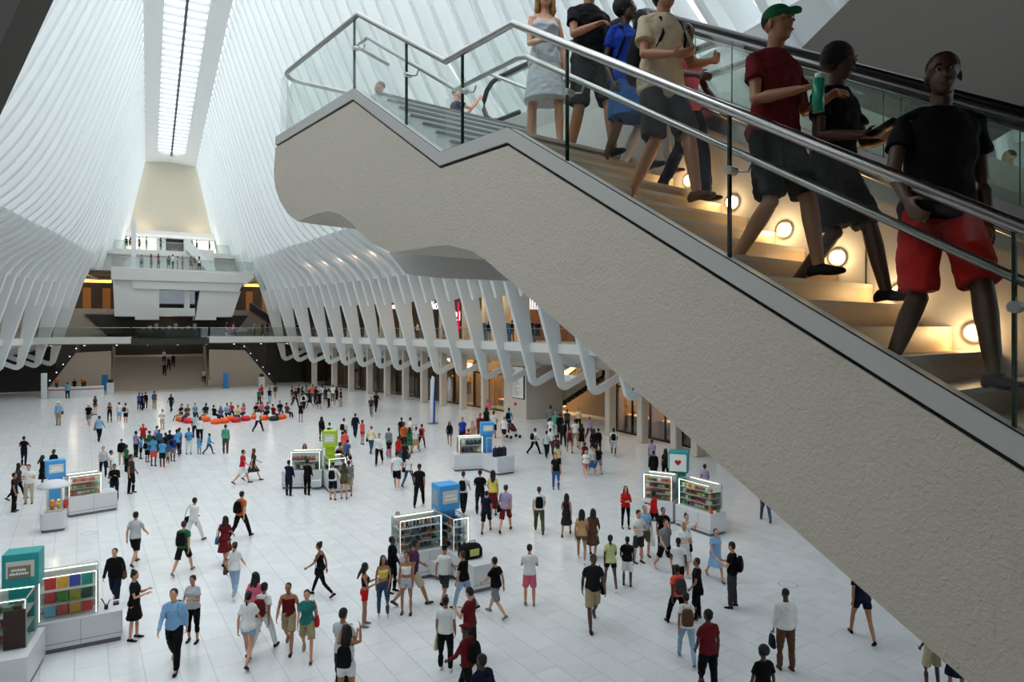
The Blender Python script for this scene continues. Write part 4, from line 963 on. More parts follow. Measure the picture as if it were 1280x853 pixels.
WORD = {'darkgrey': 'dark grey', 'lightgrey': 'light grey', 'lightblue': 'light blue', 'skyblue': 'sky blue', 'brightblue': 'bright blue', 'jeans': 'blue denim', 'lightjeans': 'pale denim', 'palegreen': 'pale green'}
SKN = {'l': (.78, .56, .44), 'm': (.62, .42, .30), 'd': (.30, .19, .13), 't': (.70, .48, .35)}
HR = {'k': (.035, .03, .028), 'b': (.22, .13, .08), 'y': (.62, .45, .25), 'g': (.55, .54, .52), 'r': (.42, .17, .07)}
def cm(c): return mat('fabric_'+c, CL[c], .88, bump=.25, bscale=14, spec=.2)
NOUN = {'tee': 'tee', 'polo': 'polo', 'tank': 'tank top', 'long': 'long-sleeved shirt', 'jacket': 'jacket', 'crop': 'cropped top', 'loose': 'loose top', 'trousers': 'trousers', 'jeans': 'jeans', 'leggings': 'leggings', 'shorts': 'shorts', 'minishorts': 'shorts', 'capri': 'cropped trousers', 'skirt': 'skirt', 'dress': 'dress', 'longskirt': 'long skirt'}
def colourword(c): return WORD.get(c, c)
TOPS = {}
def slot(o, m):
    o.material_slots[0].link = 'OBJECT'; o.material_slots[0].material = m
def part(name, me, m, par):
    if not me.materials: me.materials.append(m)
    o = bpy.data.objects.new(name, me); col.objects.link(o); o.parent = par; slot(o, m); return o
def garment_name(k): return {'long': 'shirt', 'polo': 'shirt', 'tee': 'shirt', 'tank': 'tank_top', 'jacket': 'jacket', 'crop': 'cropped_top', 'loose': 'shirt', 'jeans': 'jeans', 'minishorts': 'shorts', 'capri': 'trousers', 'longskirt': 'skirt', 'dress': 'skirt', 'long_hair': 'hair', 'short': 'hair', 'crophair': 'hair', 'bun': 'hair', 'tail': 'hair', 'afro': 'hair'}.get(k, k)
BAGM = {}
def person(loc, heading, H, build, pose, hair, hc, top, tc, bot, bc, skin='m', shoe='black', bag=None, bagc='black', label='', group=None, fine=False, small=False, P=None, blabel=None):
    o = part_top('person', proto(pose, build, 'body', fine, P), mat('skin_'+skin, SKN[skin], .5), loc, heading, H/1.75)
    tag(o, label, 'person', group)
    part(garment_name(bot), proto(pose, build, bot, fine), cm(bc), o)
    part(garment_name(top), proto(pose, build, top, fine), cm(tc), o)
    if hair != 'bald': part('hair' if hair not in ('cap', 'hat') else hair, proto(pose, build, hair, fine), mat('hair_'+hc, HR[hc], .7, bump=.9, bscale=70) if hair not in ('cap', 'hat') else cm({'k': 'black', 'y': 'cream', 'r': 'red', 'g': 'green', 'b': 'maroon'}[hc]), o)
    if hair in ('cap', 'hat'): part('hair', proto(pose, build, 'crophair', fine), mat('hair_k', HR['k'], .7, bump=.9, bscale=70), o)
    if not small:
        for q in '01': part('shoe', proto(pose, build, 'shoe'+q, fine), cm(shoe), o)
    if fine:
        J = SK[(pose, build)]; T = head_T(J)
        for q in (-1, 1):
            for nm, mm, r_, y_ in (('eye', mat('eye_white', (.42, .39, .36), .4), .0112, .0815), ('iris', mat('eye_dark', (.05, .03, .02), .3), .0072, .0885)):
                m_ = MB(); c = T(q*.031, y_, .008); c = Vector((c.x, c.y, c.z-J['lo'])); m_.ball(c, r_, 10, 8); me = m_.mesh(nm, True); part(nm, me, mm, o)
        m_ = MB(); ps = [T(x_, y_, -.060) for x_, y_ in ((-.022, .088), (-.008, .098), (.008, .098), (.022, .088))]; m_.tube([Vector((p.x, p.y, p.z-J['lo'])) for p in ps], [.003, .006, .006, .003], 6); part('lips', m_.mesh('lips', True), mat('lip_'+skin, tuple(v*.72 for v in SKN[skin]), .5), o)
        m_ = MB()
        for q in (-1, 1): ps = [T(q*x_, y_, z_) for x_, y_, z_ in ((.014, .090, .030), (.032, .088, .034), (.048, .076, .028))]; m_.tube([Vector((p.x, p.y, p.z-J['lo'])) for p in ps], [.003, .004, .002], 5)
        part('eyebrows', m_.mesh('eyebrows', True), mat('hair_k', HR['k'], .7, bump=.9, bscale=70), o)
    if bag == 'backpack':
        b = part_top('backpack', proto(pose, build, 'backpack', fine), cm(bagc), loc, heading, H/1.75); blabel = cut_label(bagc, 'backpack worn by', blabel); tag(b, blabel, 'bag')
    elif bag in ('shoulder', 'hand', 'tote'):
        J = SK[(pose, build)]; s = H/1.75
        if bag == 'hand' or bag == 'tote': c = J['w0']+J['fd0']*.09; c = Vector((c.x-.02, c.y, c.z-J['lo']))
        else: c = Vector((-.24, -.06, 1.28-J['lo']+0))
        key = ('bag', bag, pose, build)
        if key not in CACHE:
            mb = MB()
            if bag == 'shoulder':
                mb.loft([[(c.x+a*math.cos(t), c.y+b*math.sin(t), z+c.z-1.28) for t in (2*PI*q/14 for q in range(14))] for z, a, b in ((.78, .045, .12), (.80, .06, .15), (.90, .06, .155), (1.0, .035, .14), (1.02, .02, .13))])
                mb.tube([(c.x, c.y+.12, c.z-.28), (c.x+.02, c.y+.13, c.z-.05), (c.x+.08, c.y+.05, c.z+.185), (c.x+.03, c.y-.07, c.z), (c.x, c.y-.12, c.z-.28)], .010, 6)
            else:
                w_, h_ = (.15, .30) if bag == 'tote' else (.16, .22)
                mb.loft([[(c.x+a*math.cos(t), c.y+b*math.sin(t), c.z+z) for t in (2*PI*q/14 for q in range(14))] for z, a, b in ((-.12-h_, .05, w_*.9), (-.10-h_, .065, w_), (-.16, .05, w_*.95), (-.10, .03, w_*.8))])
                for k_ in (-.02, .02): mb.tube([(c.x+k_, c.y+w_*.6, c.z-.11), (c.x+k_*.4, c.y+.02, c.z+.0), (c.x+k_, c.y-w_*.6, c.z-.11)], .007, 6)
            CACHE[key] = mb.mesh('bag', True)
        b = part_top('shoulder_bag' if bag == 'shoulder' else 'carrier_bag', CACHE[key], cm(bagc), loc, heading, s)
        tag(b, cut_label(bagc, 'shoulder bag of' if bag == 'shoulder' else 'carrier bag of', blabel), 'bag')
    return o
PLACED = []
def settle(g, r=.46):                # keep neighbours from standing inside one another: slide along the line of sight
    e = Vector((CAMX, 0, g.z)); d = (g-e).normalized()
    for k_ in range(60):
        t = ((k_+1)//2)*.06*(1 if k_ % 2 else -1); c = g+d*t
        if all(abs(c.z-q.z) > 1 or (c-q).length > r for q in PLACED): break
    PLACED.append(c); return c
def part_top(name, me, m, loc, heading, s):
    if not me.materials: me.materials.append(m)
    o = bpy.data.objects.new(name, me); col.objects.link(o); o.location = loc; o.rotation_euler = (0, 0, -heading); o.scale = (s, s, s); slot(o, m); return o
def cut_label(c, what, who):
    for w_ in (who, who.replace('person in ', ''), who.replace('person in ', '').replace('shirt ', '')):
        t = '%s %s %s' % (colourword(c), what, w_)
        if len(t.split()) <= 16: return t
    return t
ROWS = """
73 502 532 180 m stand hat y long lightblue trousers khaki l brown shoulder:brown | in the sun patch by the desk
111 504 532 160 m walk hat y tee black shorts grey l black shoulder:grey | at the right end of the sun patch
119 495 519 10 f stand long_hair r tee darkgrey minishorts orange l black - | behind the sun patch
124 519 552 -10 m walk short k polo lightblue trousers black m black shoulder:grey | just below the sun patch
137 504 528 150 f phone long_hair k tank black leggings black m black - | left of the striped top pair
149 506 528 0 m stand short k tee white shorts lightblue l white - | in the pair right of the sun patch
157 504 529 0 m relax short k tee white shorts black m white backpack:darkgrey | right one of the pair by the sun patch
174 491 513 0 f stand short k tee blue jeans navy m black - | left in the trio before the far stair
178 493 513 20 m relax short k tee navy trousers navy m black - | in the middle of the far stair trio
182 491 512 -10 f stand short k long black leggings black m black - | right in the trio before the far stair
193 489 512 0 m stand short k tee olive trousers khaki l brown backpack:blue | alone before the far stair foot
214 492 515 180 m walk short k tee navy trousers navy d black - | walking alone before the far stair
203 512 537 180 m phone short k polo white shorts beige m brown - | behind the children in blue
30 548 582 0 m akimbo short k tee black jeans navy m black - | behind the popcorn counter at the left edge
22 578 625 60 f carry long_hair k long darkgrey leggings black m black shoulder:maroon | left of the popcorn counter
36 581 630 150 m phone short b tee white trousers beige l black - | left of the popcorn counter
53 570 612 40 f phone long_hair k long black skirt black d black - | behind the popcorn counter
67 562 605 180 f stand short k jacket black trousers black d black - | behind the blue sign of the popcorn stand
129 558 596 150 f walk short r tee lightgrey trousers navy l black - | right of the popcorn stand
139 571 604 60 m relax short k tee white trousers lightgrey m black shoulder:black | beside the popcorn stand
143 592 626 160 m phone short k long black trousers navy m black - | at the right end of the popcorn stand
152 549 581 160 m stand cap b jacket black trousers beige l black - | behind the crowd left of the children
158 556 590 30 f stand short k tee green trousers black d black - | left of the children in blue
164 568 617 80 m relax short k tee darkgrey trousers black m black - | right of the popcorn stand, arms down
170 539 572 20 m stand short k tee lavender trousers charcoal d black - | at the left of the children in blue
179 530 560 150 m armup short k tee red trousers olive m black - | at the back of the children group
187 539 568 10 f stand afro k tank green trousers black d black - | among the children in blue
176 546 574 60 f stand bun k tee skyblue shorts navy d black - | leftmost of the children in blue
184 548 578 10 f relax tail k tee skyblue shorts black d black backpack:black | second child from the left
192 545 583 0 f stand bun k tee skyblue shorts coral d black - | child with coral shorts
199 537 566 170 m relax short k tee blue trousers charcoal d black - | at the back of the children
203 549 584 0 m stand short k tee skyblue shorts navy d coral - | nearest of the children group
207 541 575 -20 f stand tail k tee navy shorts jeans d black backpack:black | in the middle of the children
212 538 570 190 m stand short k long navy trousers navy d black - | in the middle rear of the children
216 544 577 0 m relax short k tee brightblue shorts grey d black backpack:navy | right of the middle of the children
221 537 571 -30 f stand bun k tee skyblue shorts navy d black - | right part of the children group
224 535 568 200 m stand short k tee skyblue trousers jeans d black - | rightmost of the packed children
210 551 580 20 f phone tail k tee blue shorts beige d white - | short child in the front of the group
196 533 560 180 f stand afro k tee lightblue trousers black d black - | rear centre of the children
236 535 568 150 m phone short k tee skyblue trousers white d black backpack:black | standing alone right of the children
249 545 568 0 f stand short k tee skyblue shorts lightblue d black - | small child between two others
261 541 568 70 m walk short k tee skyblue jeans jeans d black - | child with arm out, right of the others
250 521 553 0 m stand short k long white trousers black d black - | white shirted, behind two children
244 517 548 -30 m stand short k tee lightgrey trousers black d black - | behind the white shirted one
282 531 567 0 m stand short k long mint trousers brown m brown - | alone in front of the beanbags
303 561 605 70 m walk short k polo red shorts white l black - | walking right in mid floor
316 559 601 60 f stride long_hair r tee darkgrey skirt darkgrey l black - | walking beside the red polo
169 638 706 0 m walk short k tee lightgrey shorts black l darkgrey - | seen from behind, left floor
242 620 678 20 m stride short k long white trousers white m black shoulder:black | all in white, walking away
229 649 717 0 m stride short b tee green shorts charcoal l grey backpack:black | below the one all in white
301 612 673 20 m stride short k tee orange trousers black l black backpack:black | walking away by the red dress
281 646 706 0 f walk long_hair k tee maroon skirt maroon m black shoulder:blue | walking away, left of the orange tee
293 680 747 0 f walk tail b tee white jeans lightjeans l white shoulder:brown | below the maroon dress
144 688 756 165 m walk short k jacket black jeans navy l black shoulder:brown | by the counter of the chocolate stand
168 714 800 80 f phone bun k tee black skirt black l black - | facing right by the chocolate stand
218 732 835 170 m walk short k long lightblue trousers black l black backpack:black | coming forward, lower left
241 725 803 180 f phone short k tee lightgrey capri black t black - | just behind the light blue shirt
318 713 800 10 f walk long_hair k tee pink shorts lightjeans m black - | behind the loose white top
310 737 830 0 f walk tail k loose white minishorts lightjeans l darkgrey - | walking away, left of the maroon backpack
329 729 821 10 f stride short k tee white trousers white m black backpack:maroon | walking away in a white pair
361 725 812 175 m walk crophair k tank maroon shorts khaki m black - | bald walker beside the teal tee
384 734 822 170 f walk short k tee teal shorts khaki l darkgrey shoulder:red | walking beside the khaki shorts
401 682 746 -80 f stride bun k tank black leggings black m black shoulder:black | striding alone in the open floor
429 761 872 20 m phone short k tee lightgrey trousers charcoal m black - | cut by the bottom edge, holding a phone
433 781 892 0 f armup long_hair k tank white minishorts white m white backpack:black | long haired, cut by the bottom edge
456 712 783 75 f phone long_hair k crop black minishorts red m grey - | left in the group before the blue stand
479 700 771 170 f relax long_hair k crop yellow jeans jeans m white - | facing the camera before the blue stand
508 690 768 180 f stand short k crop white minishorts lightgrey m black - | under the left case of the blue stand
490 671 741 100 f relax short k jacket black trousers black d black - | by the left end of the blue stand
516 674 762 60 m stride short k tee purple shorts beige m darkgrey - | walking behind the striped top
497 640 708 150 f phone crophair g tank orange jeans navy l black - | selling at the left end of the blue stand
555 688 753 20 m walk cap k tee white shorts darkgrey t black - | walking before the blue stand
580 694 762 -60 m carry short b tee black jeans lightjeans t black - | before the right arm of the blue stand
557 746 838 5 m stand bun k tee white trousers black m white hand:palegreen | holding a lime bag
587 735 832 -60 m phone short k tee maroon trousers charcoal l black - | looking at a phone, right of lime bag
585 776 882 -60 m stride cap b long maroon trousers black d black backpack:black | cut by the bottom edge, mid picture
602 818 940 -40 m relax short k jacket navy trousers navy d black backpack:navy | at the bottom edge, head and back only
620 695 770 -50 m stride short k tee black shorts grey l grey - | walking left of the pink shorts
662 681 757 0 m phone short k tee white shorts pink l grey - | alone, seen from behind
741 688 783 175 m stride crophair k tee charcoal shorts khaki d black shoulder:black | coming forward in mid floor
763 667 737 0 f walk tail k tee palegreen minishorts black d white - | walking away beside a boy in black
784 671 733 10 m relax short k tee black shorts white d black - | child beside the pale green top
727 635 702 10 f walk long_hair k tee tan minishorts olive m white - | left of the brown dress
741 638 702 15 f walk long_hair k long brown skirt brown m black - | long haired, arm in arm
708 616 670 10 f stride long_hair k tank charcoal skirt charcoal m black - | walking away before the two friends
674 607 666 0 m walk short b tee white trousers olive l black backpack:black | walking away in mid floor
632 604 665 10 m stride short b tee lavender shorts maroon l black shoulder:black | walking away near the blue stand
608 612 666 5 m stride short k tee navy shorts black m black hand:black | right of the blue sign tower
600 588 643 0 m phone short k tee black trousers charcoal l black - | before the far blue stand
616 588 644 10 f relax long_hair k tee yellow longskirt maroon m black - | before the far blue stand
579 588 642 10 m walk short b tee white trousers black l black backpack:black | left before the far blue stand
562 606 657 0 m stand short k tank olive trousers black m black - | half hidden by the blue sign tower
524 578 633 0 m stride tail k tee black trousers black m black - | all black with a white number
496 563 612 0 m walk short k tee white shorts black l white - | walking away in a white pair, mid floor
511 566 608 20 f stride tail b tee white jeans jeans l black shoulder:black | right one of the white pair
474 540 581 175 m stride short k long white trousers black l black - | coming forward right of the lime stand
486 535 571 20 m relax short k long grey trousers navy l black - | by the child with the pink skirt
486 550 572 0 f stand tail k tee black skirt pink l black - | child right of the white shirt
402 521 552 10 f stand long_hair k long black leggings black m black - | long haired, behind the lime stand
412 529 560 0 m stand short k tee white trousers khaki m black backpack:black | behind the lime stand
430 523 557 20 m stand short b tee white trousers charcoal l black backpack:black | behind the navy suit
431 537 575 10 m relax short b tee coral shorts khaki l black - | below the white tee and backpack
444 516 547 0 m walk short k jacket navy trousers navy m black - | walking away in a suit
453 526 556 30 f relax tail k tee coral minishorts red m black - | right of the navy suit
464 532 567 10 f walk cap r tee cream jeans jeans l black shoulder:black | with a red cap
425 553 600 10 f phone short k tank darkgrey trousers black m black backpack:black | right behind the lime sign
434 548 585 20 m stride short k tee blue shorts black l black backpack:blue | leaving the lime stand
416 578 625 0 m reach short k tee white shorts navy l black backpack:black | buying at the right of the lime stand
430 579 624 -10 f reach long_hair b tee olive minishorts olive l black - | right one of the lime stand buyers
436 584 623 -10 m stand short k tee grey shorts khaki m black - | behind the olive top at the lime stand
361 579 620 10 m reach short k long navy trousers navy m black - | at the left front of the lime stand
384 575 619 10 m reach short k long black trousers black m black - | before the lit case of the lime stand
381 555 600 180 f relax long_hair k tee maroon trousers black m black - | seller behind the lime stand
502 522 555 0 m stand short k tee black trousers black m black - | left back of the group near the banner
505 528 566 10 m relax short r tee orange trousers charcoal l black - | in the group left of the banner
513 522 556 60 m reach short k tee white trousers khaki l black - | pointing, left of the banner
512 533 566 20 f stand long_hair k tee green skirt green m black - | green patterned, left of the banner
520 534 565 10 f stride tail k tee white skirt tan m black - | white and tan, left of the banner
527 530 561 10 f stride short k tee coral leggings black l black backpack:maroon | right one of the banner group
498 546 582 20 f stand tail k tee red jeans jeans m black - | in front of the banner group
506 549 590 0 f phone bun k tank charcoal skirt charcoal d black - | before the banner group
464 495 521 180 m walk short k tee darkgrey jeans grey m black - | walking near the fifth column
470 489 515 10 m walk short k tee black trousers black m black - | by the foot of the fifth column
324 487 507 0 m stand short k tee green trousers black m black - | behind the right beanbags
337 487 505 10 m relax short k tee navy jeans lightjeans m black - | behind the right beanbags, second
344 481 499 0 m walk short k tee darkgrey shorts khaki m black - | near the white kiosk
327 481 500 0 f stand short k tee red shorts black m black - | small, in front of the white kiosk
323 510 540 20 m stride short k tee white trousers black d black - | walking before the right beanbags
376 503 528 0 f stand short k tee black minishorts black m black - | standing right of the beanbags
380 490 513 0 m walk short k long white trousers black m black backpack:black | before the escalator crowd
562 526 557 180 f walk long_hair k long black minishorts jeans m black - | left of the bright blue tee
578 522 558 180 m stand short k tee brightblue trousers charcoal l black - | behind the far blue stand
583 536 568 20 m crouch cap k tee red trousers navy m black - | bending behind the far blue stand
591 527 560 160 f relax tail b tank tan skirt beige l black - | behind the far blue stand
600 517 553 200 m stand short k tee maroon trousers brown m black - | dark red, behind the blue sign
608 509 541 0 f stand long_hair k tee black trousers black m black - | before the shoe shop
610 497 530 180 f stand long_hair b tee pink trousers cream l black - | at the shoe shop window
617 513 547 0 m walk short k tee white shorts black m black hand:black | left of the pushchair
636 509 541 20 f walk tail k tee skyblue trousers navy m black backpack:black | before the directory pier
630 520 552 20 m walk short y tee white shorts charcoal l white - | pushing the pushchair
668 534 568 60 m stride short k tee white trousers black m black backpack:black | alone before the snack shop
695 567 612 180 m stand short b tee black jeans blue l black - | standing alone facing the camera
767 534 570 10 m walk short k tee white shorts lightgrey d white backpack:black | by the near column
732 561 596 180 f stride tail b tee white minishorts pink l white - | left child of three
740 558 595 180 f walk short b tee lightgrey skirt blue l white - | middle child of three
748 558 594 175 m walk short r tee black shorts grey l black - | right child of three
688 507 540 0 m relax short k tee grey trousers darkgrey d black - | at the escalator foot, left
694 515 546 10 m stand short g tee mint trousers lightgrey l black - | grey haired at the escalator foot
700 517 549 0 m relax short k jacket black trousers black m black - | before the escalator
688 521 553 20 f walk short k tee white trousers white m black - | left of the escalator crowd, all white
688 536 568 0 m walk short k tee white trousers black m black - | in the near part of the escalator crowd
695 545 580 0 m stand short k tee maroon trousers black d black backpack:brown | with brown backpack in the crowd
697 552 592 0 f walk long_hair k tee palegreen trousers black m black - | behind the man in jeans
704 525 558 0 m walk short k jacket charcoal trousers charcoal m black - | in the escalator crowd
712 535 566 0 f walk tail k tank maroon minishorts jeans m black - | maroon top in the crowd
719 523 559 0 m walk short k tee white shorts khaki m black - | white tee right of the maroon top
727 530 562 0 f stand long_hair k tee black skirt black m black - | right of the white tee and khaki
737 520 550 160 m walk short k long lavender trousers darkgrey m black - | coming from the escalator
742 535 570 20 f walk long_hair k long black skirt charcoal m black - | nearest the first near column
748 537 568 10 f walk short k jacket black trousers charcoal m black - | beside the long haired one in black
731 552 585 10 f walk tail k tee maroon trousers black m black - | just behind the three children
683 541 572 20 f walk short k tee lightgrey trousers charcoal m black - | left edge of the escalator crowd
709 512 540 0 m stand short k tee darkgrey trousers navy m black - | under the hanging sign
723 510 538 180 f stand tail k tee cream trousers black m black - | near the escalator handrail
765 510 542 180 m relax short k tee charcoal trousers black m black - | by the first near column
782 611 661 175 f cross long_hair k long red leggings black l black - | seller left of the teal stand
818 613 668 -60 m carry bun k long red trousers black d black - | seller at the lit case of the teal stand
815 549 586 0 m walk short k tee lavender trousers grey m black - | behind the teal stand, walking
817 566 605 0 m stand short k jacket black trousers black m black - | dark suited behind the teal stand
832 561 603 0 f stand long_hair k tee charcoal trousers black m black - | between the suit and the teal tower
850 566 610 0 m stand short k tee blue trousers navy m black - | just behind the teal tower
881 579 626 10 f walk short k tee lavender trousers charcoal m black - | right behind the teal stand
798 638 704 150 m phone short k tee white shorts darkgrey l black - | with a green bottle, left group
806 632 696 165 m relax crophair g polo lightblue shorts olive l black tote:white | grey haired, in the left group
829 636 695 180 m relax short k tee black trousers charcoal m black - | before the seller in red
831 647 716 160 m walk short b tee grey shorts black l white - | in the centre of the teal stand group
858 643 705 170 f armup bun k tee white trousers khaki l white - | hand to the head at the counter
855 653 722 165 f phone crophair g tee white skirt white l white shoulder:black | grey haired before the counter
848 670 740 10 m stride short k tee white trousers black d black - | walking among the teal stand group
894 661 725 175 f walk short b tee lightblue skirt lightblue l brown tote:white | right of the teal stand counter
915 678 760 -60 m phone short k tee black trousers darkgrey l black backpack:black | at the right with a large backpack
871 704 775 -70 m relax short k tee black trousers black m brown shoulder:black | left of the large backpack
847 706 783 -20 m walk short k tee coral trousers black d black backpack:darkgrey | in pink tee in the right group
858 741 827 5 f walk short k tee white jeans lightjeans m grey backpack:brown | with brown backpack, walking away
885 762 873 -20 m relax short k tee maroon trousers black d black - | hand out, at the bottom right
982 736 838 0 m stand crophair k long white trousers brown d brown hand:navy | alone at the lower right
954 807 925 -10 f relax afro k tee black trousers black d black - | only head and back at the bottom
1077 700 800 10 f walk short k tee navy minishorts navy m black - | legs seen under the foreground stair
957 600 652 10 m walk short k tee grey jeans jeans m black - | only legs seen under the stair
1165 768 862 -20 f relax short k tee beige shorts beige d black - | at the stair edge, lower right
1195 775 875 0 f stand short k tee navy skirt navy m black - | beside the stair edge, bottom right
18 600 640 60 m stand short k tee charcoal trousers black m black - | behind the woman with the maroon bag
"""
import re
def akimbo(): POSES['akimbo'] = dict(L=((2, 3), (-2, 3)), A=((14, .55, 55, .55), (14, .55, 55, .55)))
akimbo()
def hall_height(px, hy_, fy): 
    Z = FPX*EYE/(fy-HOR); return Z*(fy-hy_)/FPX
def desc(top, tc, bot, bc):
    if bot == 'skirt' and tc == bc: return '%s dress' % colourword(tc)
    if tc == bc and bot not in ('minishorts',): return '%s %s and %s' % (colourword(tc), NOUN[top], NOUN[bot])
    return '%s %s and %s %s' % (colourword(tc), NOUN[top], colourword(bc), NOUN[bot])
BAD = set()
for ln_ in ROWS.strip().splitlines():
    d_, place = [q.strip() for q in ln_.split('|')]; t = d_.split()
    x, hy_, fy, face = [float(q) for q in t[:4]]; build, pose, hair, hc, top, tc, bot, bc, sk_, shoe, bagq = t[4:15]
    g = ground(x, fy); H = hall_height(x, hy_, fy); g = settle(g, .5 if 'walk' in pose or 'str' in pose else .44); child = 'child' in place or 'small' in place
    if pose in ('crouch',): H = 1.7
    H = max(1.0 if child else 1.5, min(1.9, H*.985))
    bag, bagc = bagq.split(':') if ':' in bagq else (None, 'black')
    base = desc(top, tc, bot, bc); lab = 'person in %s, %s' % (base, place)
    if len(lab.split()) > 16: lab = 'person in %s %s, %s' % (colourword(tc), NOUN[top], place)
    person(g, TH+math.radians(face), H, build, pose, hair, hc, top, tc, bot, bc, sk_, shoe, bag, bagc, lab, blabel='person in %s %s %s' % (colourword(tc), NOUN[top], place), small=fy < 515)
# ================================================================== WALKERS ON THE FOREGROUND STAIR
def head_of(D): return math.atan2(D.x, D.y)
DOWN = (S(0, 0, 0)-S(1, 0, 0)).normalized(); H_DOWN = head_of(DOWN)
def tread(s):
    if s > SK4+2: return 10.17
    if s >= SK3: return 10.17
    if s >= SK2: return 9.04+(int((s-SK2)/RUN)+1)*1.13/7
    if s >= SK1: return 9.04
    i = int((SK1-s)/RUN); return 9.04-(i+1)*RISE
def at_px(px, p):                    # s where the sight plane px meets the line p
    k = (px-640)/FPX; return (p*(.783-.6217*k))/(.783*k+.6217)
def stair_person(px, p, dh, H, build, pose, P, *a, foot=None, **k):
    s = at_px(px, p); z = tread(s-.02) if foot is None else foot
    POSES[pose] = P
    return person(S(s, p, z), H_DOWN+math.radians(dh), H, build, pose, *a, fine=True, P=P, **k)
stair_person(681, 4.75, 25, 1.74, 'f', 'near_a', dict(L=((14, 10), (-6, 12)), A=((-4, .18, 22, .0), (16, .1, 60, .3)), turn=-10), 'long_hair', 'y', 'tank', 'lightgrey', 'skirt', 'lightgrey', 'l', 'black', label='person in pale grey sleeveless dress on the stair landing, leftmost near walker', foot=9.04)
stair_person(737, 4.85, 12, 1.84, 'm', 'near_b', dict(L=((20, 12), (0, 24)), A=((4, .2, 34, .2), (22, .2, 70, .4)), turn=5, nod=6), 'crophair', 'k', 'tee', 'black', 'shorts', 'charcoal', 'm', 'black', label='person in black shirt and charcoal shorts stepping off the stair landing')
stair_person(782, 5.0, 10, 1.72, 'f', 'near_c', dict(L=((22, 10), (6, 40)), A=((10, .2, 40, .2), (-8, .2, 30, .1)), turn=30), 'afro', 'k', 'tee', 'brightblue', 'skirt', 'blue', 'd', 'black', label='person in blue patterned dress behind the beige shirted walker', bag='backpack', bagc='black', blabel='the person in the blue patterned dress')
stair_person(803, 5.3, 0, 1.7, 'f', 'near_c', POSES['near_c'], 'long_hair', 'k', 'tee', 'cream', 'leggings', 'white', 'm', 'brown', label='person in white leggings mostly hidden between the blue dress and beige shirt')
stair_person(826, 4.45, 8, 1.86, 'm', 'near_d', dict(L=((24, 14), (8, 46)), A=((16, .25, 62, .25), (14, .22, 60, .3)), lean=3, nod=4, turn=-8), 'short', 'k', 'loose', 'beige', 'shorts', 'darkgrey', 'm', 'brown', label='person in beige shirt and dark shorts walking down mid stair', bag='backpack', bagc='black', blabel='the person in beige shirt mid stair')
stair_person(856, 5.3, 5, 1.7, 'f', 'near_e', dict(L=((16, 10), (4, 40)), A=((20, .2, 20, .1), (38, .35, 30, .0)), turn=-15), 'short', 'k', 'tee', 'pink', 'jeans', 'navy', 'd', 'black', label='person in pink shirt with a hand on the far rail of the stair')
stair_person(967, 4.35, 10, 1.88, 'm', 'near_f', dict(L=((22, 12), (10, 50)), A=((10, .2, 84, .35), (12, .2, 78, .4)), lean=2, turn=6), 'cap', 'g', 'tee', 'maroon', 'shorts', 'black', 'm', 'black', label='person in dark red shirt and green cap walking down the stair')
stair_person(1040, 4.8, 6, 1.85, 'm', 'near_g', dict(L=((26, 12), (12, 54)), A=((14, .22, 75, .3), (10, .22, 70, .35)), lean=4, nod=6), 'afro', 'k', 'tee', 'black', 'shorts', 'black', 'd', 'black', label='person all in black holding a dark tablet on the stair')
stair_person(1172, 4.32, 42, 1.90, 'm', 'near_h', dict(L=((24, 12), (4, 42)), A=((-14, .28, 22, .0), (18, .35, 26, .0)), lean=3, turn=-22), 'crophair', 'k', 'tee', 'black', 'shorts', 'red', 'd', 'black', label='person in black shirt and red shorts, the nearest walker on the stair')
# things held
def held(name, pose, build, H, px, p, dh, m, lab, cat, shape, foot=None, hand=1, second=None):
    J = SK[(pose, build)]; s = at_px(px, p); z = tread(s-.02) if foot is None else foot; k = H/1.75
    c = J['w%d' % hand]+J['fd%d' % hand]*.09; c = Vector((c.x, c.y, c.z-J['lo']))
    o = empty(name, S(s, p, z), -(H_DOWN+math.radians(dh)), lab, cat); o.scale = (k, k, k)
    for nm, mb, mm in shape(c): local(mb, nm, mm, o, True)
    return o
held('water_bottle', 'near_f', 'm', 1.88, 967, 4.35, 10, None, 'green water bottle in the hand of the walker with the green cap', 'bottle',
     lambda c: [('body', MB().cyl((c.x, c.y+.03, c.z-.16), .034, .19, 14), mat('bottle_green', (.12, .55, .42), .25)), ('cap', MB().cyl((c.x, c.y+.03, c.z+.03), .018, .035, 12), mat('bottle_cap', (.85, .88, .86), .4))])
held('tablet', 'near_g', 'm', 1.85, 1040, 4.8, 6, None, 'dark tablet held by the walker all in black', 'tablet',
     lambda c: [('case', MB().box(c.x-.12, c.x+.10, c.y-.02, c.y+.14, c.z-.01, c.z+.004, lambda x, y, z: (x, y, z+(y-c.y)*.35)), BLACK), ('screen', MB().box(c.x-.11, c.x+.09, c.y-.01, c.y+.13, c.z+.004, c.z+.006, lambda x, y, z: (x, y, z+(y-c.y)*.35)), mat('screen_dark', (.05, .06, .08), .1))])
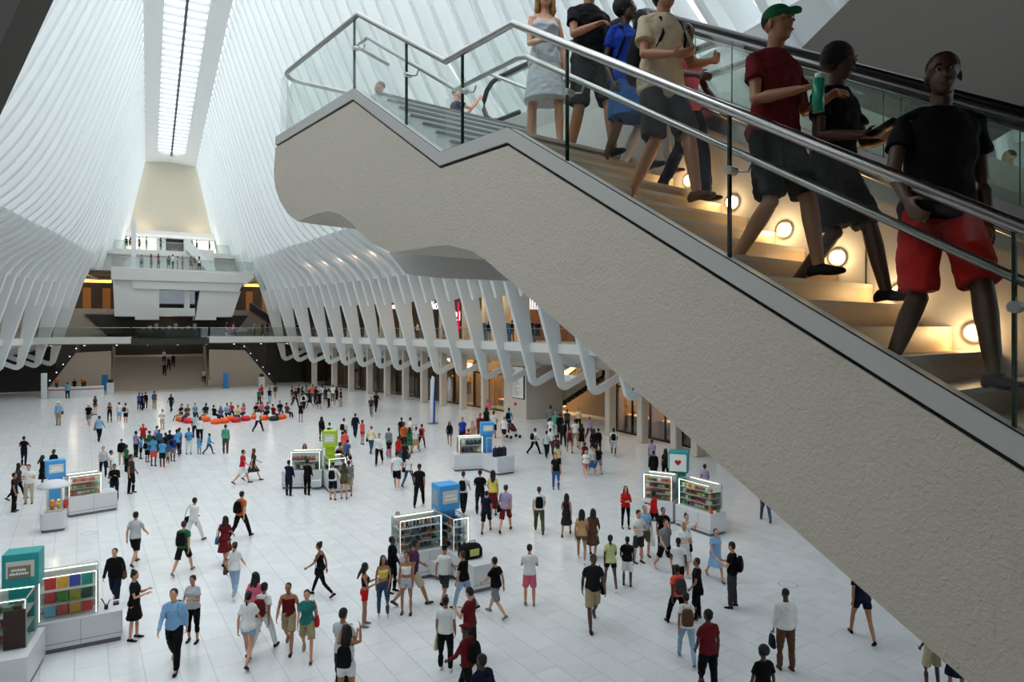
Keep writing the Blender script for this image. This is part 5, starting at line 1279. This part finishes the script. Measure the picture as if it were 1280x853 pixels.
# beard of the bearded walker
# people seen behind the landing
person(S(11.9, 6.2, 10.17), H_DOWN+2.2, 1.76, 'm', 'relax', 'crophair', 'k', 'jacket', 'grey', 'trousers', 'charcoal', 'm', label='person in grey top behind the top landing, head and shoulders seen')
person(S(11.2, 7.5, 10.17), H_DOWN-1.2, 1.72, 'm', 'armup', 'cap', 'y', 'polo', 'navy', 'trousers', 'navy', 'l', label='person in navy polo and pale cap behind the upper flight')
pp = cw(7.29, 10.0, 8.1)
person(pp, TH+math.radians(-70), 1.68, 'm', 'relax', 'crophair', 'k', 'tee', 'charcoal', 'trousers', 'navy', 'm', label='person in dark shirt beyond the escalators at the right edge')
BS(MB().prism([(11.0, 10.17), (13.5, 10.17), (13.5, 10.05), (11.0, 10.05)], 5.6, 12, SP), 'upper_landing', PAINT)
pf = empty('far_platform', tuple(pp), label='white platform with a low parapet beyond the escalators at the right edge', cat='platform')
MB().box(6.2, 11, 9.6, 13, 7.8, 8.1, lambda x, y, z: tuple(cw(x, y, z))).build('slab', PAINT, pf); MB().box(6.2, 11, 9.5, 9.6, 7.8, 8.95, lambda x, y, z: tuple(cw(x, y, z))).build('parapet', PAINT, pf)
# eyes and brows of the near walkers whose faces show
def face(o_pose, build, H, px, p, dh):
    pass
# ================================================================== SALES STANDS
KW = mat('stand_white', (.80, .80, .81), .35); KP = mat('stand_plinth', (.42, .42, .41), .4, metal=.3); KL = mat('case_light', (1, .97, .9), emit=3.5); KF = mat('case_frame', (.74, .73, .71), .4, metal=.2)
KG = glass('case_glass', '#f6faf9', .985, top=.12)
class Fr:                            # frame on the floor: a = front left corner, b = front right, depth goes away from the viewer
    def __init__(s, a, b, depth):
        s.a = a; s.L = (b-a).length; s.d = (b-a)/s.L; n = Vector((-s.d.y, s.d.x, 0)); e = Vector((CAMX, 0, 0))
        if (a+n-e).length < (a-n-e).length: n = -n
        s.n = n; s.D = depth
    def __call__(s, u, t, w): return tuple(s.a+s.d*u+s.n*t+Vector((0, 0, w)))
def arm(st, f, h, case=None, hc=.9, shelves=2, seams=2, back=0.0):
    L, D = f.L, f.D
    MB().box(0, L, 0, D, .10, h, f).build('counter', KW, st, bevel=.015)
    MB().box(.03, L-.03, .04, D-.04, 0, .11, f).build('plinth', KP, st)
    m_ = MB()
    for q in range(1, seams+1): m_.box(L*q/(seams+1)-.004, L*q/(seams+1)+.004, -.004, 0, .12, h-.03, f)
    m_.box(.0, L, -.004, 0, .20, .212, f); m_.build('panel_seam', KP, st)
    if case:
        u0, u1, t0, t1 = case; z0, z1 = h, h+hc; r = .022; m_ = MB()
        for u in (u0, u1-r):
            for t in (t0, t1-r): m_.box(u, u+r, t, t+r, z0, z1, f)
        for z in (z0, z1-r):
            for t in (t0, t1-r): m_.box(u0, u1, t, t+r, z, z+r, f)
            for u in (u0, u1-r): m_.box(u, u+r, t0, t1, z, z+r, f)
        m_.build('case_frame', KF, st)
        MB().box(u0+.01, u1-.01, t0+.005, t0+.01, z0, z1, f).box(u0+.005, u0+.01, t0, t1, z0, z1, f).box(u1-.01, u1-.005, t0, t1, z0, z1, f).box(u0, u1, t0, t1, z1-.008, z1-.003, f).build('case_glass', KG, st)
        MB().box(u0+.03, u1-.03, t1-.04, t1-.02, z0, z1-.02, f).build('case_back', KW, st)
        MB().box(u0+.03, u1-.03, t0+.02, t0+.035, z1-.040, z1-.026, f).box(u0+.024, u0+.036, t0+.02, t0+.035, z0, z1-.03, f).box(u1-.036, u1-.024, t0+.02, t0+.035, z0, z1-.03, f).box(u0+.03, u1-.03, t1-.07, t1-.05, z1-.04, z1-.026, f).build('case_light', KL, st)
        zs = [z0+.03+(z1-z0-.1)*q/(shelves+1) for q in range(shelves+1)]
        m_ = MB()
        for z in zs[1:]: m_.box(u0+.03, u1-.03, t0+.05, t1-.05, z-.012, z, f)
        if zs[1:]: m_.build('glass_shelf', KF, st)
        return zs
def tower(st, f, u, t, w, d, h, z0, m, panel=(.25, .45), body=None, lit=True):
    MB().box(u, u+w, t, t+d, z0, h, f).build('sign_box', m, st, bevel=.015)
    MB().box(u+w*.12, u+w*.88, t-.015, t, h-(h-z0)*.72, h-(h-z0)*.22, f).build('sign_panel', mat('sign_panel_pale', (.80, .80, .76), .5), st)
    m_ = MB()
    for q, (a, b) in enumerate(((.25, .75), (.2, .8))): m_.box(u+w*a, u+w*b, t-.02, t-.015, h-(h-z0)*(.45+.14*q), h-(h-z0)*(.39+.14*q), f)
    m_.build('sign_lettering', mat('letter_grey', (.95, .95, .95) if body else (.35, .36, .38), .5), st)
    MB().box(u+w*.15, u+w*.85, t+d*.2, t+d*.8, 0, z0, f).build('sign_post', body or m, st)
RG = random.Random(11); GOODS = {}
def good(kind):
    if kind in GOODS: return GOODS[kind]
    if kind == 'pack': m_ = MB().box(-.085, .085, -.02, .02, 0, .24)
    elif kind == 'box': m_ = MB().box(-.06, .06, -.05, .05, 0, .09).box(-.062, .062, -.052, .052, .07, .1)
    elif kind == 'jar': m_ = MB().loft([[(r*math.cos(2*PI*i/10), r*math.sin(2*PI*i/10), z) for i in range(10)] for r, z in ((.04, 0), (.045, .02), (.045, .09), (.03, .11), (.032, .115), (.032, .135), (.02, .14))])
    elif kind == 'sunglasses': 
        m_ = MB()
        for s in (-1, 1): m_.ball((s*.035, 0, .03), .032, 8, 5, (1, .3, .75)); m_.tube([(s*.068, 0, .035), (s*.07, .06, .035), (s*.068, .12, .02)], .004, 5)
        m_.tube([(-.01, 0, .035), (.01, 0, .035)], .005, 5)
    elif kind == 'pouch': m_ = MB().loft([[(a*math.cos(2*PI*i/12), b*math.sin(2*PI*i/12), z) for i in range(12)] for a, b, z in ((.05, .04, 0), (.08, .06, .03), (.075, .055, .09), (.04, .02, .13), (.055, .012, .16))])
    GOODS[kind] = m_.mesh(kind, kind in ('jar', 'pouch', 'sunglasses')); return GOODS[kind]
def put(kind, f, u, t, z, colr, lab, group, s=1.0, cat=None):
    me = good(kind); m = mat('goods_%02d%02d%02d' % tuple(int(c*99) for c in colr), colr, .45)
    if not me.materials: me.materials.append(m)
    nm = {'pack': 'sweet_pack', 'box': 'small_box', 'jar': 'jar', 'sunglasses': 'sunglasses', 'pouch': 'pouch'}[kind]
    o = bpy.data.objects.new(nm, me); col.objects.link(o); o.location = f(u, t, z); o.rotation_euler = (0, 0, math.atan2(f.d.y, f.d.x)+RG.uniform(-.15, .15)*(kind != 'pack')); o.scale = (s, s, s); slot(o, m)
    tag(o, lab, cat or nm.replace('_', ' '), group)
PAL = [(.75, .2, .15), (.9, .85, .8), (.2, .3, .5), (.85, .6, .2), (.3, .5, .3), (.55, .35, .25), (.12, .12, .14), (.8, .5, .55), (.5, .65, .75)]
def fill(f, zs, u0, u1, t, kind, lab, group, step=.16, s=1.0, pal=PAL):
    for z in zs:
        u = u0+.1
        while u < u1-.06: put(kind, f, u, t+RG.uniform(-.04, .04), z, RG.choice(pal), lab, group, s); u += step
def G(px, py): return ground(px, py)
TEAL = mat('stand_teal', (.10, .58, .58), .45); SBL = mat('stand_blue', (.24, .60, .86), .45); LIME = mat('stand_lime', (.68, .80, .10), .45)
# --- chocolate stand, lower left
st = empty('sales_stand', tuple(G(46, 822)), label='white sales stand with a teal chocolate sign at the lower left edge', cat='stand')
f = Fr(G(46, 822), G(153, 801), .8)
zs = arm(st, f, .70, (.0, f.L*.70, .08, .72), 1.0, 2, 1)
COLS3 = [[(.40, .66, .78), (.80, .25, .10), (.88, .62, .08), (.82, .12, .08)], [(.85, .12, .14), (.30, .58, .15), (.70, .66, .10), (.05, .28, .12)], [(.80, .08, .12), (.90, .65, .10), (.22, .22, .62), (.05, .55, .48)]]
CN = [['pale blue', 'orange', 'amber', 'bright red'], ['rose red', 'leaf green', 'olive yellow', 'dark green'], ['crimson', 'golden', 'violet blue', 'teal']]
RN = ['bottom', 'middle', 'top']
for r in range(3):
    for c in range(4):
        z = zs[r]; u = .14+c*(f.L*.70-.2)/4
        me = good('pack'); m = mat('pack_%d%d' % (r, c), COLS3[r][c], .5)
        if not me.materials: me.materials.append(m)
        o = bpy.data.objects.new('sweet_pack', me); col.objects.link(o); o.location = f(u+.08, .32, z); o.rotation_euler = (0, 0, math.atan2(f.d.y, f.d.x)); o.scale = (1.25, 1, 1.02); slot(o, m)
        tag(o, '%s sweet pack on the %s shelf of the chocolate stand case' % (CN[r][c], RN[r]), 'sweet pack', 'packs in the chocolate stand case')
f2 = Fr(G(-70, 884), G(34, 866), 1.5); arm(st, f2, .70, (f2.L*.15, f2.L-.12, .5, 1.35), 1.0, 2, 1)
zz = .72
fill(f2, [.74, 1.06, 1.36], f2.L*.15, f2.L-.12, .8, 'box', 'small box of chocolates in the left case of the chocolate stand', 'chocolate boxes in the left case', .17, 1.2, [(.25, .13, .08), (.8, .3, .3), (.3, .5, .3), (.85, .7, .2), (.9, .88, .8)])
pm = MB().box(f2.L*.62, f2.L*.9, .44, .47, .72, 1.5, f2); tag(pm.build('chocolate_poster', mat('chocolate_brown', (.16, .08, .05), .5, noise=.5, nscale=14)), 'dark poster with chocolates on the front of the left case', 'poster')
tower(st, f2, f2.L-.72, 1.2, .66, .5, 2.42, 1.72, TEAL, body=TEAL)
MB().box(f2.L-.6, f2.L-.2, 1.17, 1.2, 1.92, 2.17, f2).build('name_plate', mat('taupe_plate', (.52, .47, .40), .5), st)
WHT = mat('letter_white', (.95, .95, .93), .5); DGR = mat('letter_dark', (.12, .12, .14), .5)
m_ = MB(); rl_ = random.Random(4)
for z_, n_, x0_ in ((2.09, 7, f2.L-.54), (2.01, 9, f2.L-.57)):
    for q_ in range(n_): m_.box(x0_+q_*.038, x0_+q_*.038+.026, 1.155, 1.168, z_-.022, z_+.018+.01*(q_ % 2), f2)
m_.build('lettering', WHT, st)
q = f(f.L*.86, .3, .70)
for a, b, nm, lab in ((.80, .25, 'pen_holder', 'small dark pen holder on the counter of the chocolate stand'), (.92, .4, 'card_reader', 'black card reader on the counter end of the chocolate stand')):
    m_ = MB().box(f.L*a-.06, f.L*a+.06, b, b+.16, .70, .745, f) if nm == 'card_reader' else MB().cyl(f(f.L*a, b, .70), .04, .1).tube([f(f.L*a, b, .75), f(f.L*a-.1, b+.05, .95)], .012, 6).tube([f(f.L*a, b, .75), f(f.L*a+.08, b+.03, .9)], .01, 6)
    tag(m_.build(nm, BLACK), lab, nm.replace('_', ' '))
# --- popcorn stand, left
st = empty('sales_stand', tuple(G(85, 648)), label='white stand with a domed popcorn case and a blue sign at the left', cat='stand')
f = Fr(G(86, 648), G(147, 638), .8); zs = arm(st, f, .76, (.0, f.L*.68, .06, .74), .8, 2, 1)
fill(f, zs, .0, f.L*.68, .35, 'box', 'small sweet box in the lit case of the popcorn stand', 'boxes in the popcorn stand case', .15, 1.1, [(.9, .8, .6), (.85, .5, .3), (.95, .9, .85), (.6, .75, .5), (.8, .3, .25)])
f2 = Fr(G(49, 668), G(82, 664), .75)
def rr(z, g=0, L=f2.L, D=.75, r=.16):
    out = []
    for cx_, cy_, a0 in ((L-r, D-r, 0), (r, D-r, 90), (r, r, 180), (L-r, r, 270)):
        for q in range(5): a = math.radians(a0+22.5*q); out.append(f2(cx_+(r+g)*math.cos(a), cy_+(r+g)*math.sin(a), z))
    return out
MB().loft([rr(.1), rr(.66), rr(.68, -.01)]).build('counter', KW, st); MB().loft([rr(0, -.04), rr(.11, -.04)]).build('plinth', KP, st)
m_ = MB()
for u, t in ((.2, .12), (f2.L-.14, .12), (.2, .62), (f2.L-.14, .62)): m_.box(u-.012, u+.012, t-.012, t+.012, .68, 1.55, f2)
m_.box(.16, f2.L-.1, .08, .66, .68, .74, f2); m_.build('popcorn_case_frame', KF, st)
MB().box(.2, f2.L-.14, .12, .125, .74, 1.55, f2).box(.2, .205, .12, .62, .74, 1.55, f2).box(f2.L-.145, f2.L-.14, .12, .62, .74, 1.55, f2).build('popcorn_glass', KG, st)
cc = Vector(f2(f2.L/2+.02, .37, 0)); 
MB().loft([[(cc.x+r*math.cos(2*PI*i/24), cc.y+r*math.sin(2*PI*i/24), z) for i in range(24)] for r, z in ((.52, 1.55), (.50, 1.60), (.38, 1.70), (.2, 1.77), (.03, 1.79))]).build('white_dome', KW, st, smooth=True)
MB().cyl((cc.x, cc.y, 1.50), .15, .04).build('case_light', KL, st); light('popcorn_lamp', (cc.x, cc.y, 1.4), 8, (1, .7, .35), .08)
for q in range(3): tag(MB().cyl(f2(.35+.2*q, .35+.06*(q % 2), .74), .07, .22, 12, .09).ball(f2(.35+.2*q, .35+.06*(q % 2), 1.0), .08, 8, 5).build('popcorn_tub', mat('tub_%d' % q, [(.9, .5, .1), (.85, .75, .4), (.7, .2, .12)][q], .5), smooth=True), '%s popcorn tub under the white dome' % ['orange', 'cream', 'red'][q], 'popcorn tub', 'tubs under the dome')
tower(st, f, -.62, .5, .62, .4, 2.15, 1.5, SBL)
# --- lime stand
st = empty('sales_stand', tuple(G(402, 617)), label='white stand with a lime green sign tower in the middle distance', cat='stand')
f = Fr(G(352, 612), G(402, 611), .8); zs = arm(st, f, .80, (f.L*.2, f.L*.95, .1, .75), .85, 1, 1)
fill(f, zs, f.L*.2, f.L*.95, .4, 'pouch', 'small pouch in the left case of the lime stand', 'goods in the left lime stand case', .17, 1.2, [(.6, .35, .2), (.85, .8, .75), (.5, .3, .25), (.3, .25, .2)])
f2 = Fr(G(412, 618), G(440, 615), 1.9); arm(st, f2, .80, (f2.L*.1, f2.L*.9, .7, 1.8), .6, 1, 0)
fill(f2, [.85], .1, f2.L*.9, 1.4, 'pouch', 'small pouch in the right case of the lime stand', 'goods in the right lime stand case', .17, 1.2)
tower(st, f, f.L-.05, .5, .60, .45, 2.5, 1.75, LIME, body=LIME)
fb = Fr(G(389, 612), G(401, 611), .4); tag(MB().box(0, fb.L, -.25, .0, .12, .42, fb).build('drawer_cabinet', KW, bevel=.02), 'open white drawer at the front of the lime stand', 'drawer')
# --- far blue stand
st = empty('sales_stand', tuple(G(606, 588)), label='white stand with blue sign tower and hanging bags, farther of the two blue ones', cat='stand')
f = Fr(G(568, 590), G(606, 588), .8); zs = arm(st, f, .85, (f.L*.15, f.L*.95, .1, .75), .85, 1, 0)
fill(f, zs, f.L*.15, f.L*.95, .4, 'pouch', 'dark or tan pouch in the case of the far blue stand', 'pouches in the far blue stand', .2, 1.5, [(.1, .1, .18), (.7, .45, .25), (.85, .8, .8), (.15, .12, .12)])
f2 = Fr(G(622, 595), G(643, 592), 1.5); arm(st, f2, .85, None, 0, 0, 0)
f3 = Fr(G(608, 588), G(628, 590), .5); 
m_ = MB()
for u in (0, f3.L-.03): m_.box(u, u+.03, 0, .03, 0, 1.65, f3)
m_.box(0, f3.L, 0, .03, 1.62, 1.65, f3); m_.build('white_rack', KF, st)
for q in range(3):
    c = Vector(f2(.12+.25*q, .4, .85)); tag(MB().loft([[(c.x+a*math.cos(2*PI*i/12), c.y+b*math.sin(2*PI*i/12), c.z+z) for i in range(12)] for a, b, z in ((.13, .09, 0), (.15, .11, .05), (.15, .1, .35), (.1, .06, .44))]).tube([(c.x-.05, c.y, c.z+.42), (c.x, c.y, c.z+.55), (c.x+.05, c.y, c.z+.42)], .012, 6).build('travel_bag', mat('bag_navy_%d' % q, [(.06, .08, .2), (.05, .05, .06), (.1, .09, .25)][q], .7), smooth=True), '%s travel bag on the counter of the far blue stand' % ['navy', 'black', 'violet blue'][q], 'bag', 'travel bags')
tower(st, f, f.L-.1, .3, .66, .5, 2.35, 1.75, SBL)
# --- central blue stand
st = empty('sales_stand', tuple(G(560, 715)), label='large white stand full of goods with a blue sign tower, mid picture', cat='stand')
f = Fr(G(499, 731), G(556, 719), .8); zs = arm(st, f, .80, (.05, f.L*.98, .1, .72), .95, 3, 2)
SUN = [(.08, .08, .09), (.2, .12, .08), (.85, .85, .85), (.75, .35, .15), (.25, .35, .5), (.6, .5, .4)]
fill(f, zs, .05, f.L*.98, .4, 'jar', 'small jar or trinket in the left case of the central blue stand', 'trinkets in the central left case', .12, 1.0, SUN)
fill(f, zs[1:], .08, f.L*.95, .25, 'sunglasses', 'sunglasses in the left case of the central blue stand', 'sunglasses in the central left case', .17, 1.2, SUN)
f2 = Fr(G(592, 743), G(618, 737), 2.9); arm(st, f2, .74, (.06, f2.L*.92, 1.35, 2.85), .95, 3, 0)
for t in (1.55, 1.85, 2.15, 2.45): fill(f2, [.78, 1.0, 1.2, 1.42], .08, f2.L*.9, t, 'jar' if t < 2 else 'box', 'small %s in the right case of the central blue stand' % ('jar' if t < 2 else 'box'), 'goods in the central right case', .17, 1.1, SUN+[(.1, .35, .6), (.9, .9, .9)])
bg_ = Vector(f2(f2.L*.45, .75, .74))
b_ = empty('holdall', tuple(bg_), math.atan2(f2.d.y, f2.d.x), 'large black holdall with a yellow pocket on the central stand counter', 'bag')
local(MB().loft([[(a*math.copysign(abs(math.cos(t))**.6, math.cos(t)), b*math.copysign(abs(math.sin(t))**.6, math.sin(t)), z) for t in (2*PI*q/20 for q in range(20))] for a, b, z in ((.30, .2, 0), (.34, .24, .05), (.34, .24, .22), (.28, .17, .34), (.15, .08, .38))]), 'body', mat('fabric_black', CL['black'], .85), b_, True)
local(MB().box(-.13, .15, -.26, -.235, .10, .28), 'pocket', mat('pocket_yellow', (.75, .74, .42), .6), b_); local(MB().tube([(-.12, -.1, .34), (-.1, -.1, .48), (.1, -.1, .48), (.12, -.1, .34)], .014, 6), 'handle', BLACK, b_)
tower(st, f, f.L+.02, .35, .66, .62, 2.5, 1.75, SBL); MB().box(f.L-.005, f.L+.02, .45, .85, 1.9, 2.35, f).build('side_panel', mat('side_photo', (.55, .62, .66), .5, noise=.4, nscale=9), st)
fd_ = Fr(G(537, 723), G(553, 729), .5); tag(MB().box(0, fd_.L, 0, .45, .12, .5, fd_).box(0, fd_.L, -.01, 0, .3, .31, fd_).build('drawer_cabinet', KW, bevel=.02), 'low white box with drawers on the floor before the central stand', 'box')
# --- teal stand
st = empty('sales_stand', tuple(G(842, 656)), label='white stand with glass cases and a teal heart sign tower at the right', cat='stand')
f = Fr(G(844, 657), G(888, 672), .8); zs = arm(st, f, .78, (.05, f.L*.92, .1, .75), .95, 3, 2)
SW = [(.85, .3, .35), (.9, .85, .5), (.4, .6, .35), (.9, .9, .88), (.6, .3, .2), (.85, .5, .2)]
fill(f, zs, .05, f.L*.92, .35, 'box', 'small sweet box in the right case of the teal stand', 'sweets in the teal right case', .15, 1.0, SW)
f2 = Fr(G(801, 650), G(841, 656), .8); zs = arm(st, f2, .78, (.05, f2.L*.95, .1, .75), .95, 3, 1)
fill(f2, zs, .05, f2.L*.95, .35, 'box', 'small sweet box in the left case of the teal stand', 'sweets in the teal left case', .15, 1.0, SW)
for q in range(4): put('box', f, f.L*.955-.0, .12+q*.17, .78, SW[q], '%s sweet box on the bare counter end of the teal stand' % ['rose', 'yellow', 'green', 'white'][q], 'boxes on the teal counter end', .8)
tf = Fr(G(836, 650), G(858, 652), .8)
tower(st, tf, -.05, .3, .72, .62, 2.5, 1.72, TEAL, body=TEAL)
wp = MB().box(-.072, -.052, .36, .86, 1.86, 2.36, tf); wp.box(.0, .62, .26, .285, 1.78, 2.42, tf); wp.build('white_face', mat('white_face', (.88, .88, .88), .5), st)
hm = MB(); hp = []
for q in range(24):
    a = 2*PI*q/24; hp.append((.31+.0075*16*math.sin(a)**3, 2.12+.0075*(13*math.cos(a)-5*math.cos(2*a)-2*math.cos(3*a)-math.cos(4*a))))
hm.prism(hp, .245, .26, lambda t, u, w: tf(u, t, w)); hm.build('heart_mark', mat('heart_red', (.62, .06, .12), .5), st)
tag(MB().ball(Vector(f(.4, 1.25, .95)), .28, 12, 8, (1, .8, .8)).ball(Vector(f(.4, 1.25, .62)), .25, 12, 6, (.9, .8, 1)).ball(Vector(f(.4, 1.25, .28)), .28, 12, 6).build('red_pack', mat('fabric_red', CL['red'], .85), smooth=True), 'bulky red bag heaped behind the teal stand', 'bag')
# ------------------------------------------------ pushchair
q = G(641, 548); pc = empty('pushchair', (q.x, q.y, 0), -TH-1.0, 'dark red pushchair pushed by the blond person in white', 'pushchair')
local(MB().loft([[(a*x_, y_+b*y2, z) for x_, y2 in ((-1, -1), (1, -1), (1, 1), (-1, 1))] for a, b, y_, z in ((.18, .12, .1, .45), (.2, .16, .0, .6), (.2, .08, -.2, 1.0))]), 'seat', mat('fabric_maroon', CL['maroon'], .85), pc)
m_ = MB()
for s in (-1, 1): m_.tube([(s*.24, -.45, 1.05), (s*.24, .4, .12)], .014, 6).tube([(s*.24, .15, .6), (s*.24, -.3, .12)], .014, 6)
m_.tube([(-.24, -.45, 1.05), (.24, -.45, 1.05)], .018, 6); local(m_, 'frame', STEEL, pc)
for s in (-1, 1):
    for y in (.4, -.3): local(MB().add(*(lambda n: ([(s*.24+dx, y+.11*math.cos(2*PI*i/n), .11+.11*math.sin(2*PI*i/n)) for dx in (-.02, .02) for i in range(n)], [tuple(range(n-1, -1, -1)), tuple(range(n, 2*n))]+[(i, (i+1) % n, (i+1) % n+n, i+n) for i in range(n)]))(14)), 'wheel', BLACK, pc)
# ------------------------------------------------ beanbags and those sitting on them
def beanbag(px, py, c, lab, s=.85):
    g = G(px, py); R = []
    for r, z in ((.30, 0), (.42, .06), (.46, .18), (.40, .32), (.28, .42), (.10, .47)):
        R.append([(g.x+s*r*(1+.07*math.sin(3*t+px))*math.cos(t), g.y+s*r*(1+.07*math.cos(2*t+px))*math.sin(t), z*s) for t in (2*PI*i/18 for i in range(18))])
    tag(MB().loft(R).build('beanbag', mat('beanbag_'+c, {'red': (.80, .08, .09), 'orange': (.92, .34, .06), 'black': (.05, .05, .06)}[c], .6), smooth=True), lab, 'beanbag')
for px, py, c, lab in ((227, 527, 'orange', 'orange beanbag at the left end of the left group'), (236, 529, 'red', 'red beanbag second from the left end'), (257, 527, 'orange', 'orange beanbag standing apart in the left group'), (270, 530, 'orange', 'orange beanbag at the front of the left group'), (280, 529, 'orange', 'orange beanbag right of the front orange one'), (288, 526, 'orange', 'orange beanbag under the sitter in red'), (295, 528, 'red', 'red beanbag at the front right of the left group'), (307, 526, 'red', 'red beanbag at the right end of the left group'), (320, 524, 'orange', 'orange beanbag at the left of the right group'), (330, 525, 'orange', 'orange beanbag second in the right group'), (342, 526, 'black', 'black beanbag in the middle of the right group'), (352, 524, 'orange', 'orange beanbag at the right end of the right group')):
    beanbag(px, py, c, lab)
ORD = ['leftmost', 'second from the left', 'third from the left', 'fourth from the left', 'fifth from the left', 'sixth from the left', 'seventh from the left', 'eighth from the left', 'ninth from the left', 'tenth from the left', 'eleventh from the left', 'twelfth from the left', 'thirteenth from the left', 'fourteenth from the left', 'fifteenth from the left', 'sixteenth from the left', 'seventeenth from the left', 'eighteenth from the left']
RP = random.Random(5)
def pose_(p, i): return p[i % len(p)]
def group_people(pts, where, gname, cols_, poses, z=0, base=None, H=(1.6, 1.78)):
    for i, (px, py) in enumerate(sorted(pts)):
        g = settle(ground(px, py, z) if base is None else base(px, py), .42 if pose_(poses, i) != 'sit' else .6)
        tc = cols_[i % len(cols_)]; bc = RP.choice(['black', 'navy', 'charcoal', 'jeans', 'khaki']); bld = RP.choice('mf'); pose = poses[i % len(poses)]
        person(g, RP.uniform(0, 6.28) if pose != 'sit' else TH+RP.choice([PI, 2.6, 3.6, .4]), RP.uniform(*H), bld, pose, 'long_hair' if bld == 'f' and i % 2 else 'short', 'k', 'tee', tc, RP.choice(['trousers', 'shorts', 'jeans']) if pose != 'sit' else 'jeans', bc, RP.choice('lmmd'), label='person in %s shirt, %s %s' % (colourword(tc), ORD[i], where), group=gname, small=True)
group_people([(226, 526), (234, 527), (244, 524), (257, 525), (268, 526), (276, 528), (284, 525), (289, 522), (297, 527), (304, 524)], 'on the left beanbags', 'sitters on the left beanbags', ['black', 'olive', 'skyblue', 'navy', 'black', 'blue', 'lightblue', 'red', 'palegreen', 'pink'], ['sit'], z=0)
group_people([(320, 523), (327, 521), (334, 524), (342, 525), (350, 521), (359, 523)], 'on the right beanbags', 'sitters on the right beanbags', ['black', 'pink', 'darkgrey', 'maroon', 'navy', 'brown'], ['sit'])
group_people([(365, 505), (369, 509), (373, 503), (378, 508), (383, 503), (387, 510), (391, 504), (395, 507), (399, 512), (403, 502), (407, 506), (411, 510), (416, 503), (421, 506), (426, 509)], 'in the far right escalator crowd', 'crowd by the far right escalator', ['black', 'charcoal', 'navy', 'black', 'grey', 'black', 'coral', 'charcoal', 'black', 'white', 'navy', 'palegreen', 'white', 'black', 'charcoal'], ['stand', 'walk', 'relax', 'phone'])
# balcony, entrance and bridge
def on_plane(hy_, z): return lambda px, py: Vector((on_y(px, hy_).x, hy_+RP.uniform(-.2, .3), z))
group_people([(177, 0), (189, 0), (198, 0), (211, 0), (216, 0), (222, 0), (228, 0), (239, 0), (243, 0), (249, 0)], 'at the balcony front rail', 'people at the balcony rail', ['grey', 'black', 'maroon', 'black', 'white', 'lightgrey', 'black', 'navy', 'black', 'white'], ['stand', 'relax'], base=on_plane(88.8, FZ-.05))
group_people([(158, 0), (163, 0), (168, 0), (174, 0), (183, 0), (201, 0), (234, 0), (240, 0), (246, 0), (262, 0)], 'behind the entrance balustrade', 'people on the far entrance level', ['black', 'navy', 'black', 'maroon', 'grey', 'black', 'black', 'charcoal', 'black', 'charcoal'], ['stand', 'relax', 'phone'], base=on_plane(101.2, UZ))
group_people([(283, 0), (291, 0), (318, 0), (328, 0), (334, 0)], 'on the bridge right of the cafe', 'people on the bridge', ['black', 'coral', 'grey', 'black', 'charcoal'], ['stand', 'walk'], base=on_plane(86.0, 6.18))
for i, (t, tc) in enumerate(((.35, 'navy'), (.5, 'maroon'), (.62, 'black'), (.75, 'white'), (.1, 'lightgrey'))):
    person(Vector((-1.2+.5*(i % 3) if t > .2 else 3.0, STB+7.2*t, 3.6*(int(22*t)+1)/22)), PI, 1.7, 'mf'[i % 2], 'walk', 'short', 'k', 'tee', tc, 'trousers', 'charcoal', 'm', label='person in %s shirt on the wide far stair, %s' % (colourword(tc), ['lowest of the middle file', 'second of the middle file', 'third of the middle file', 'topmost of the middle file', 'by its right parapet'][i]), small=True)
for i, (px, tc) in enumerate(((86, 'skyblue'), (92, 'black'), (104, 'charcoal'))):
    g = ground(px, 494 if i else 498); person(Vector((g.x, g.y+(.9 if i else -1.2), 0)), PI if i else 0, 1.68, 'mf'[i % 2], 'stand', 'short', 'k', 'tee', tc, 'trousers', 'navy', 'm', label=['person in sky blue shirt standing before the information desk', 'staff in black behind the middle of the information desk', 'staff in charcoal behind the right of the information desk'][i], small=True)
# upper right gallery
def gal(px, py):
    p = on_curve(px, 1.2); p.z = GZ+.0; return p
group_people([(352, 0), (372, 0), (395, 0), (448, 0), (462, 0), (522, 0), (530, 0), (556, 0), (600, 0), (611, 0), (640, 0), (664, 0), (672, 0)], 'at the right gallery rail', 'people on the right gallery', ['red', 'black', 'charcoal', 'black', 'navy', 'white', 'lightgrey', 'black', 'pink', 'black', 'navy', 'black', 'charcoal'], ['stand', 'relax', 'phone'], base=gal)
def gall(px, py):
    lo, hi = 40., 92.
    for _ in range(40):
        m = (lo+hi)/2; p = on_y(px, m)
        if p.x < -w0(m)-1.0: hi, lo = hi, m
        else: hi = m
    p = on_y(px, m); p.z = GZ; return p
# ================================================================== camera, world
cam = bpy.data.cameras.new('camera'); co = bpy.data.objects.new('camera', cam); col.objects.link(co)
co.location = (CAMX, 0, EYE); co.rotation_euler = (PI/2, 0, -TH)
cam.sensor_width = 36; cam.lens = 36*FPX/1280; cam.shift_y = -(426.5-HOR)*-1/1280*-1; cam.clip_end = 600
cam.shift_y = -(426.5-HOR)/1280
scene.camera = co
wd = bpy.data.worlds.new('sky'); scene.world = wd; wd.use_nodes = True
bg = wd.node_tree.nodes['Background']; bg.inputs['Color'].default_value = (1, .985, .965, 1); bg.inputs['Strength'].default_value = 7.1
scene.view_settings.view_transform = 'Standard'; scene.view_settings.look = 'None'; scene.view_settings.gamma = 1
scene.view_settings.exposure = 0.0; scene.view_settings.use_curve_mapping = False
scene.cycles.max_bounces = 8; scene.cycles.diffuse_bounces = 5; scene.cycles.glossy_bounces = 3; scene.cycles.transparent_max_bounces = 24
scene.cycles.sample_clamp_indirect = 6; scene.cycles.caustics_reflective = False; scene.cycles.caustics_refractive = False
scene.cycles.use_denoising = True
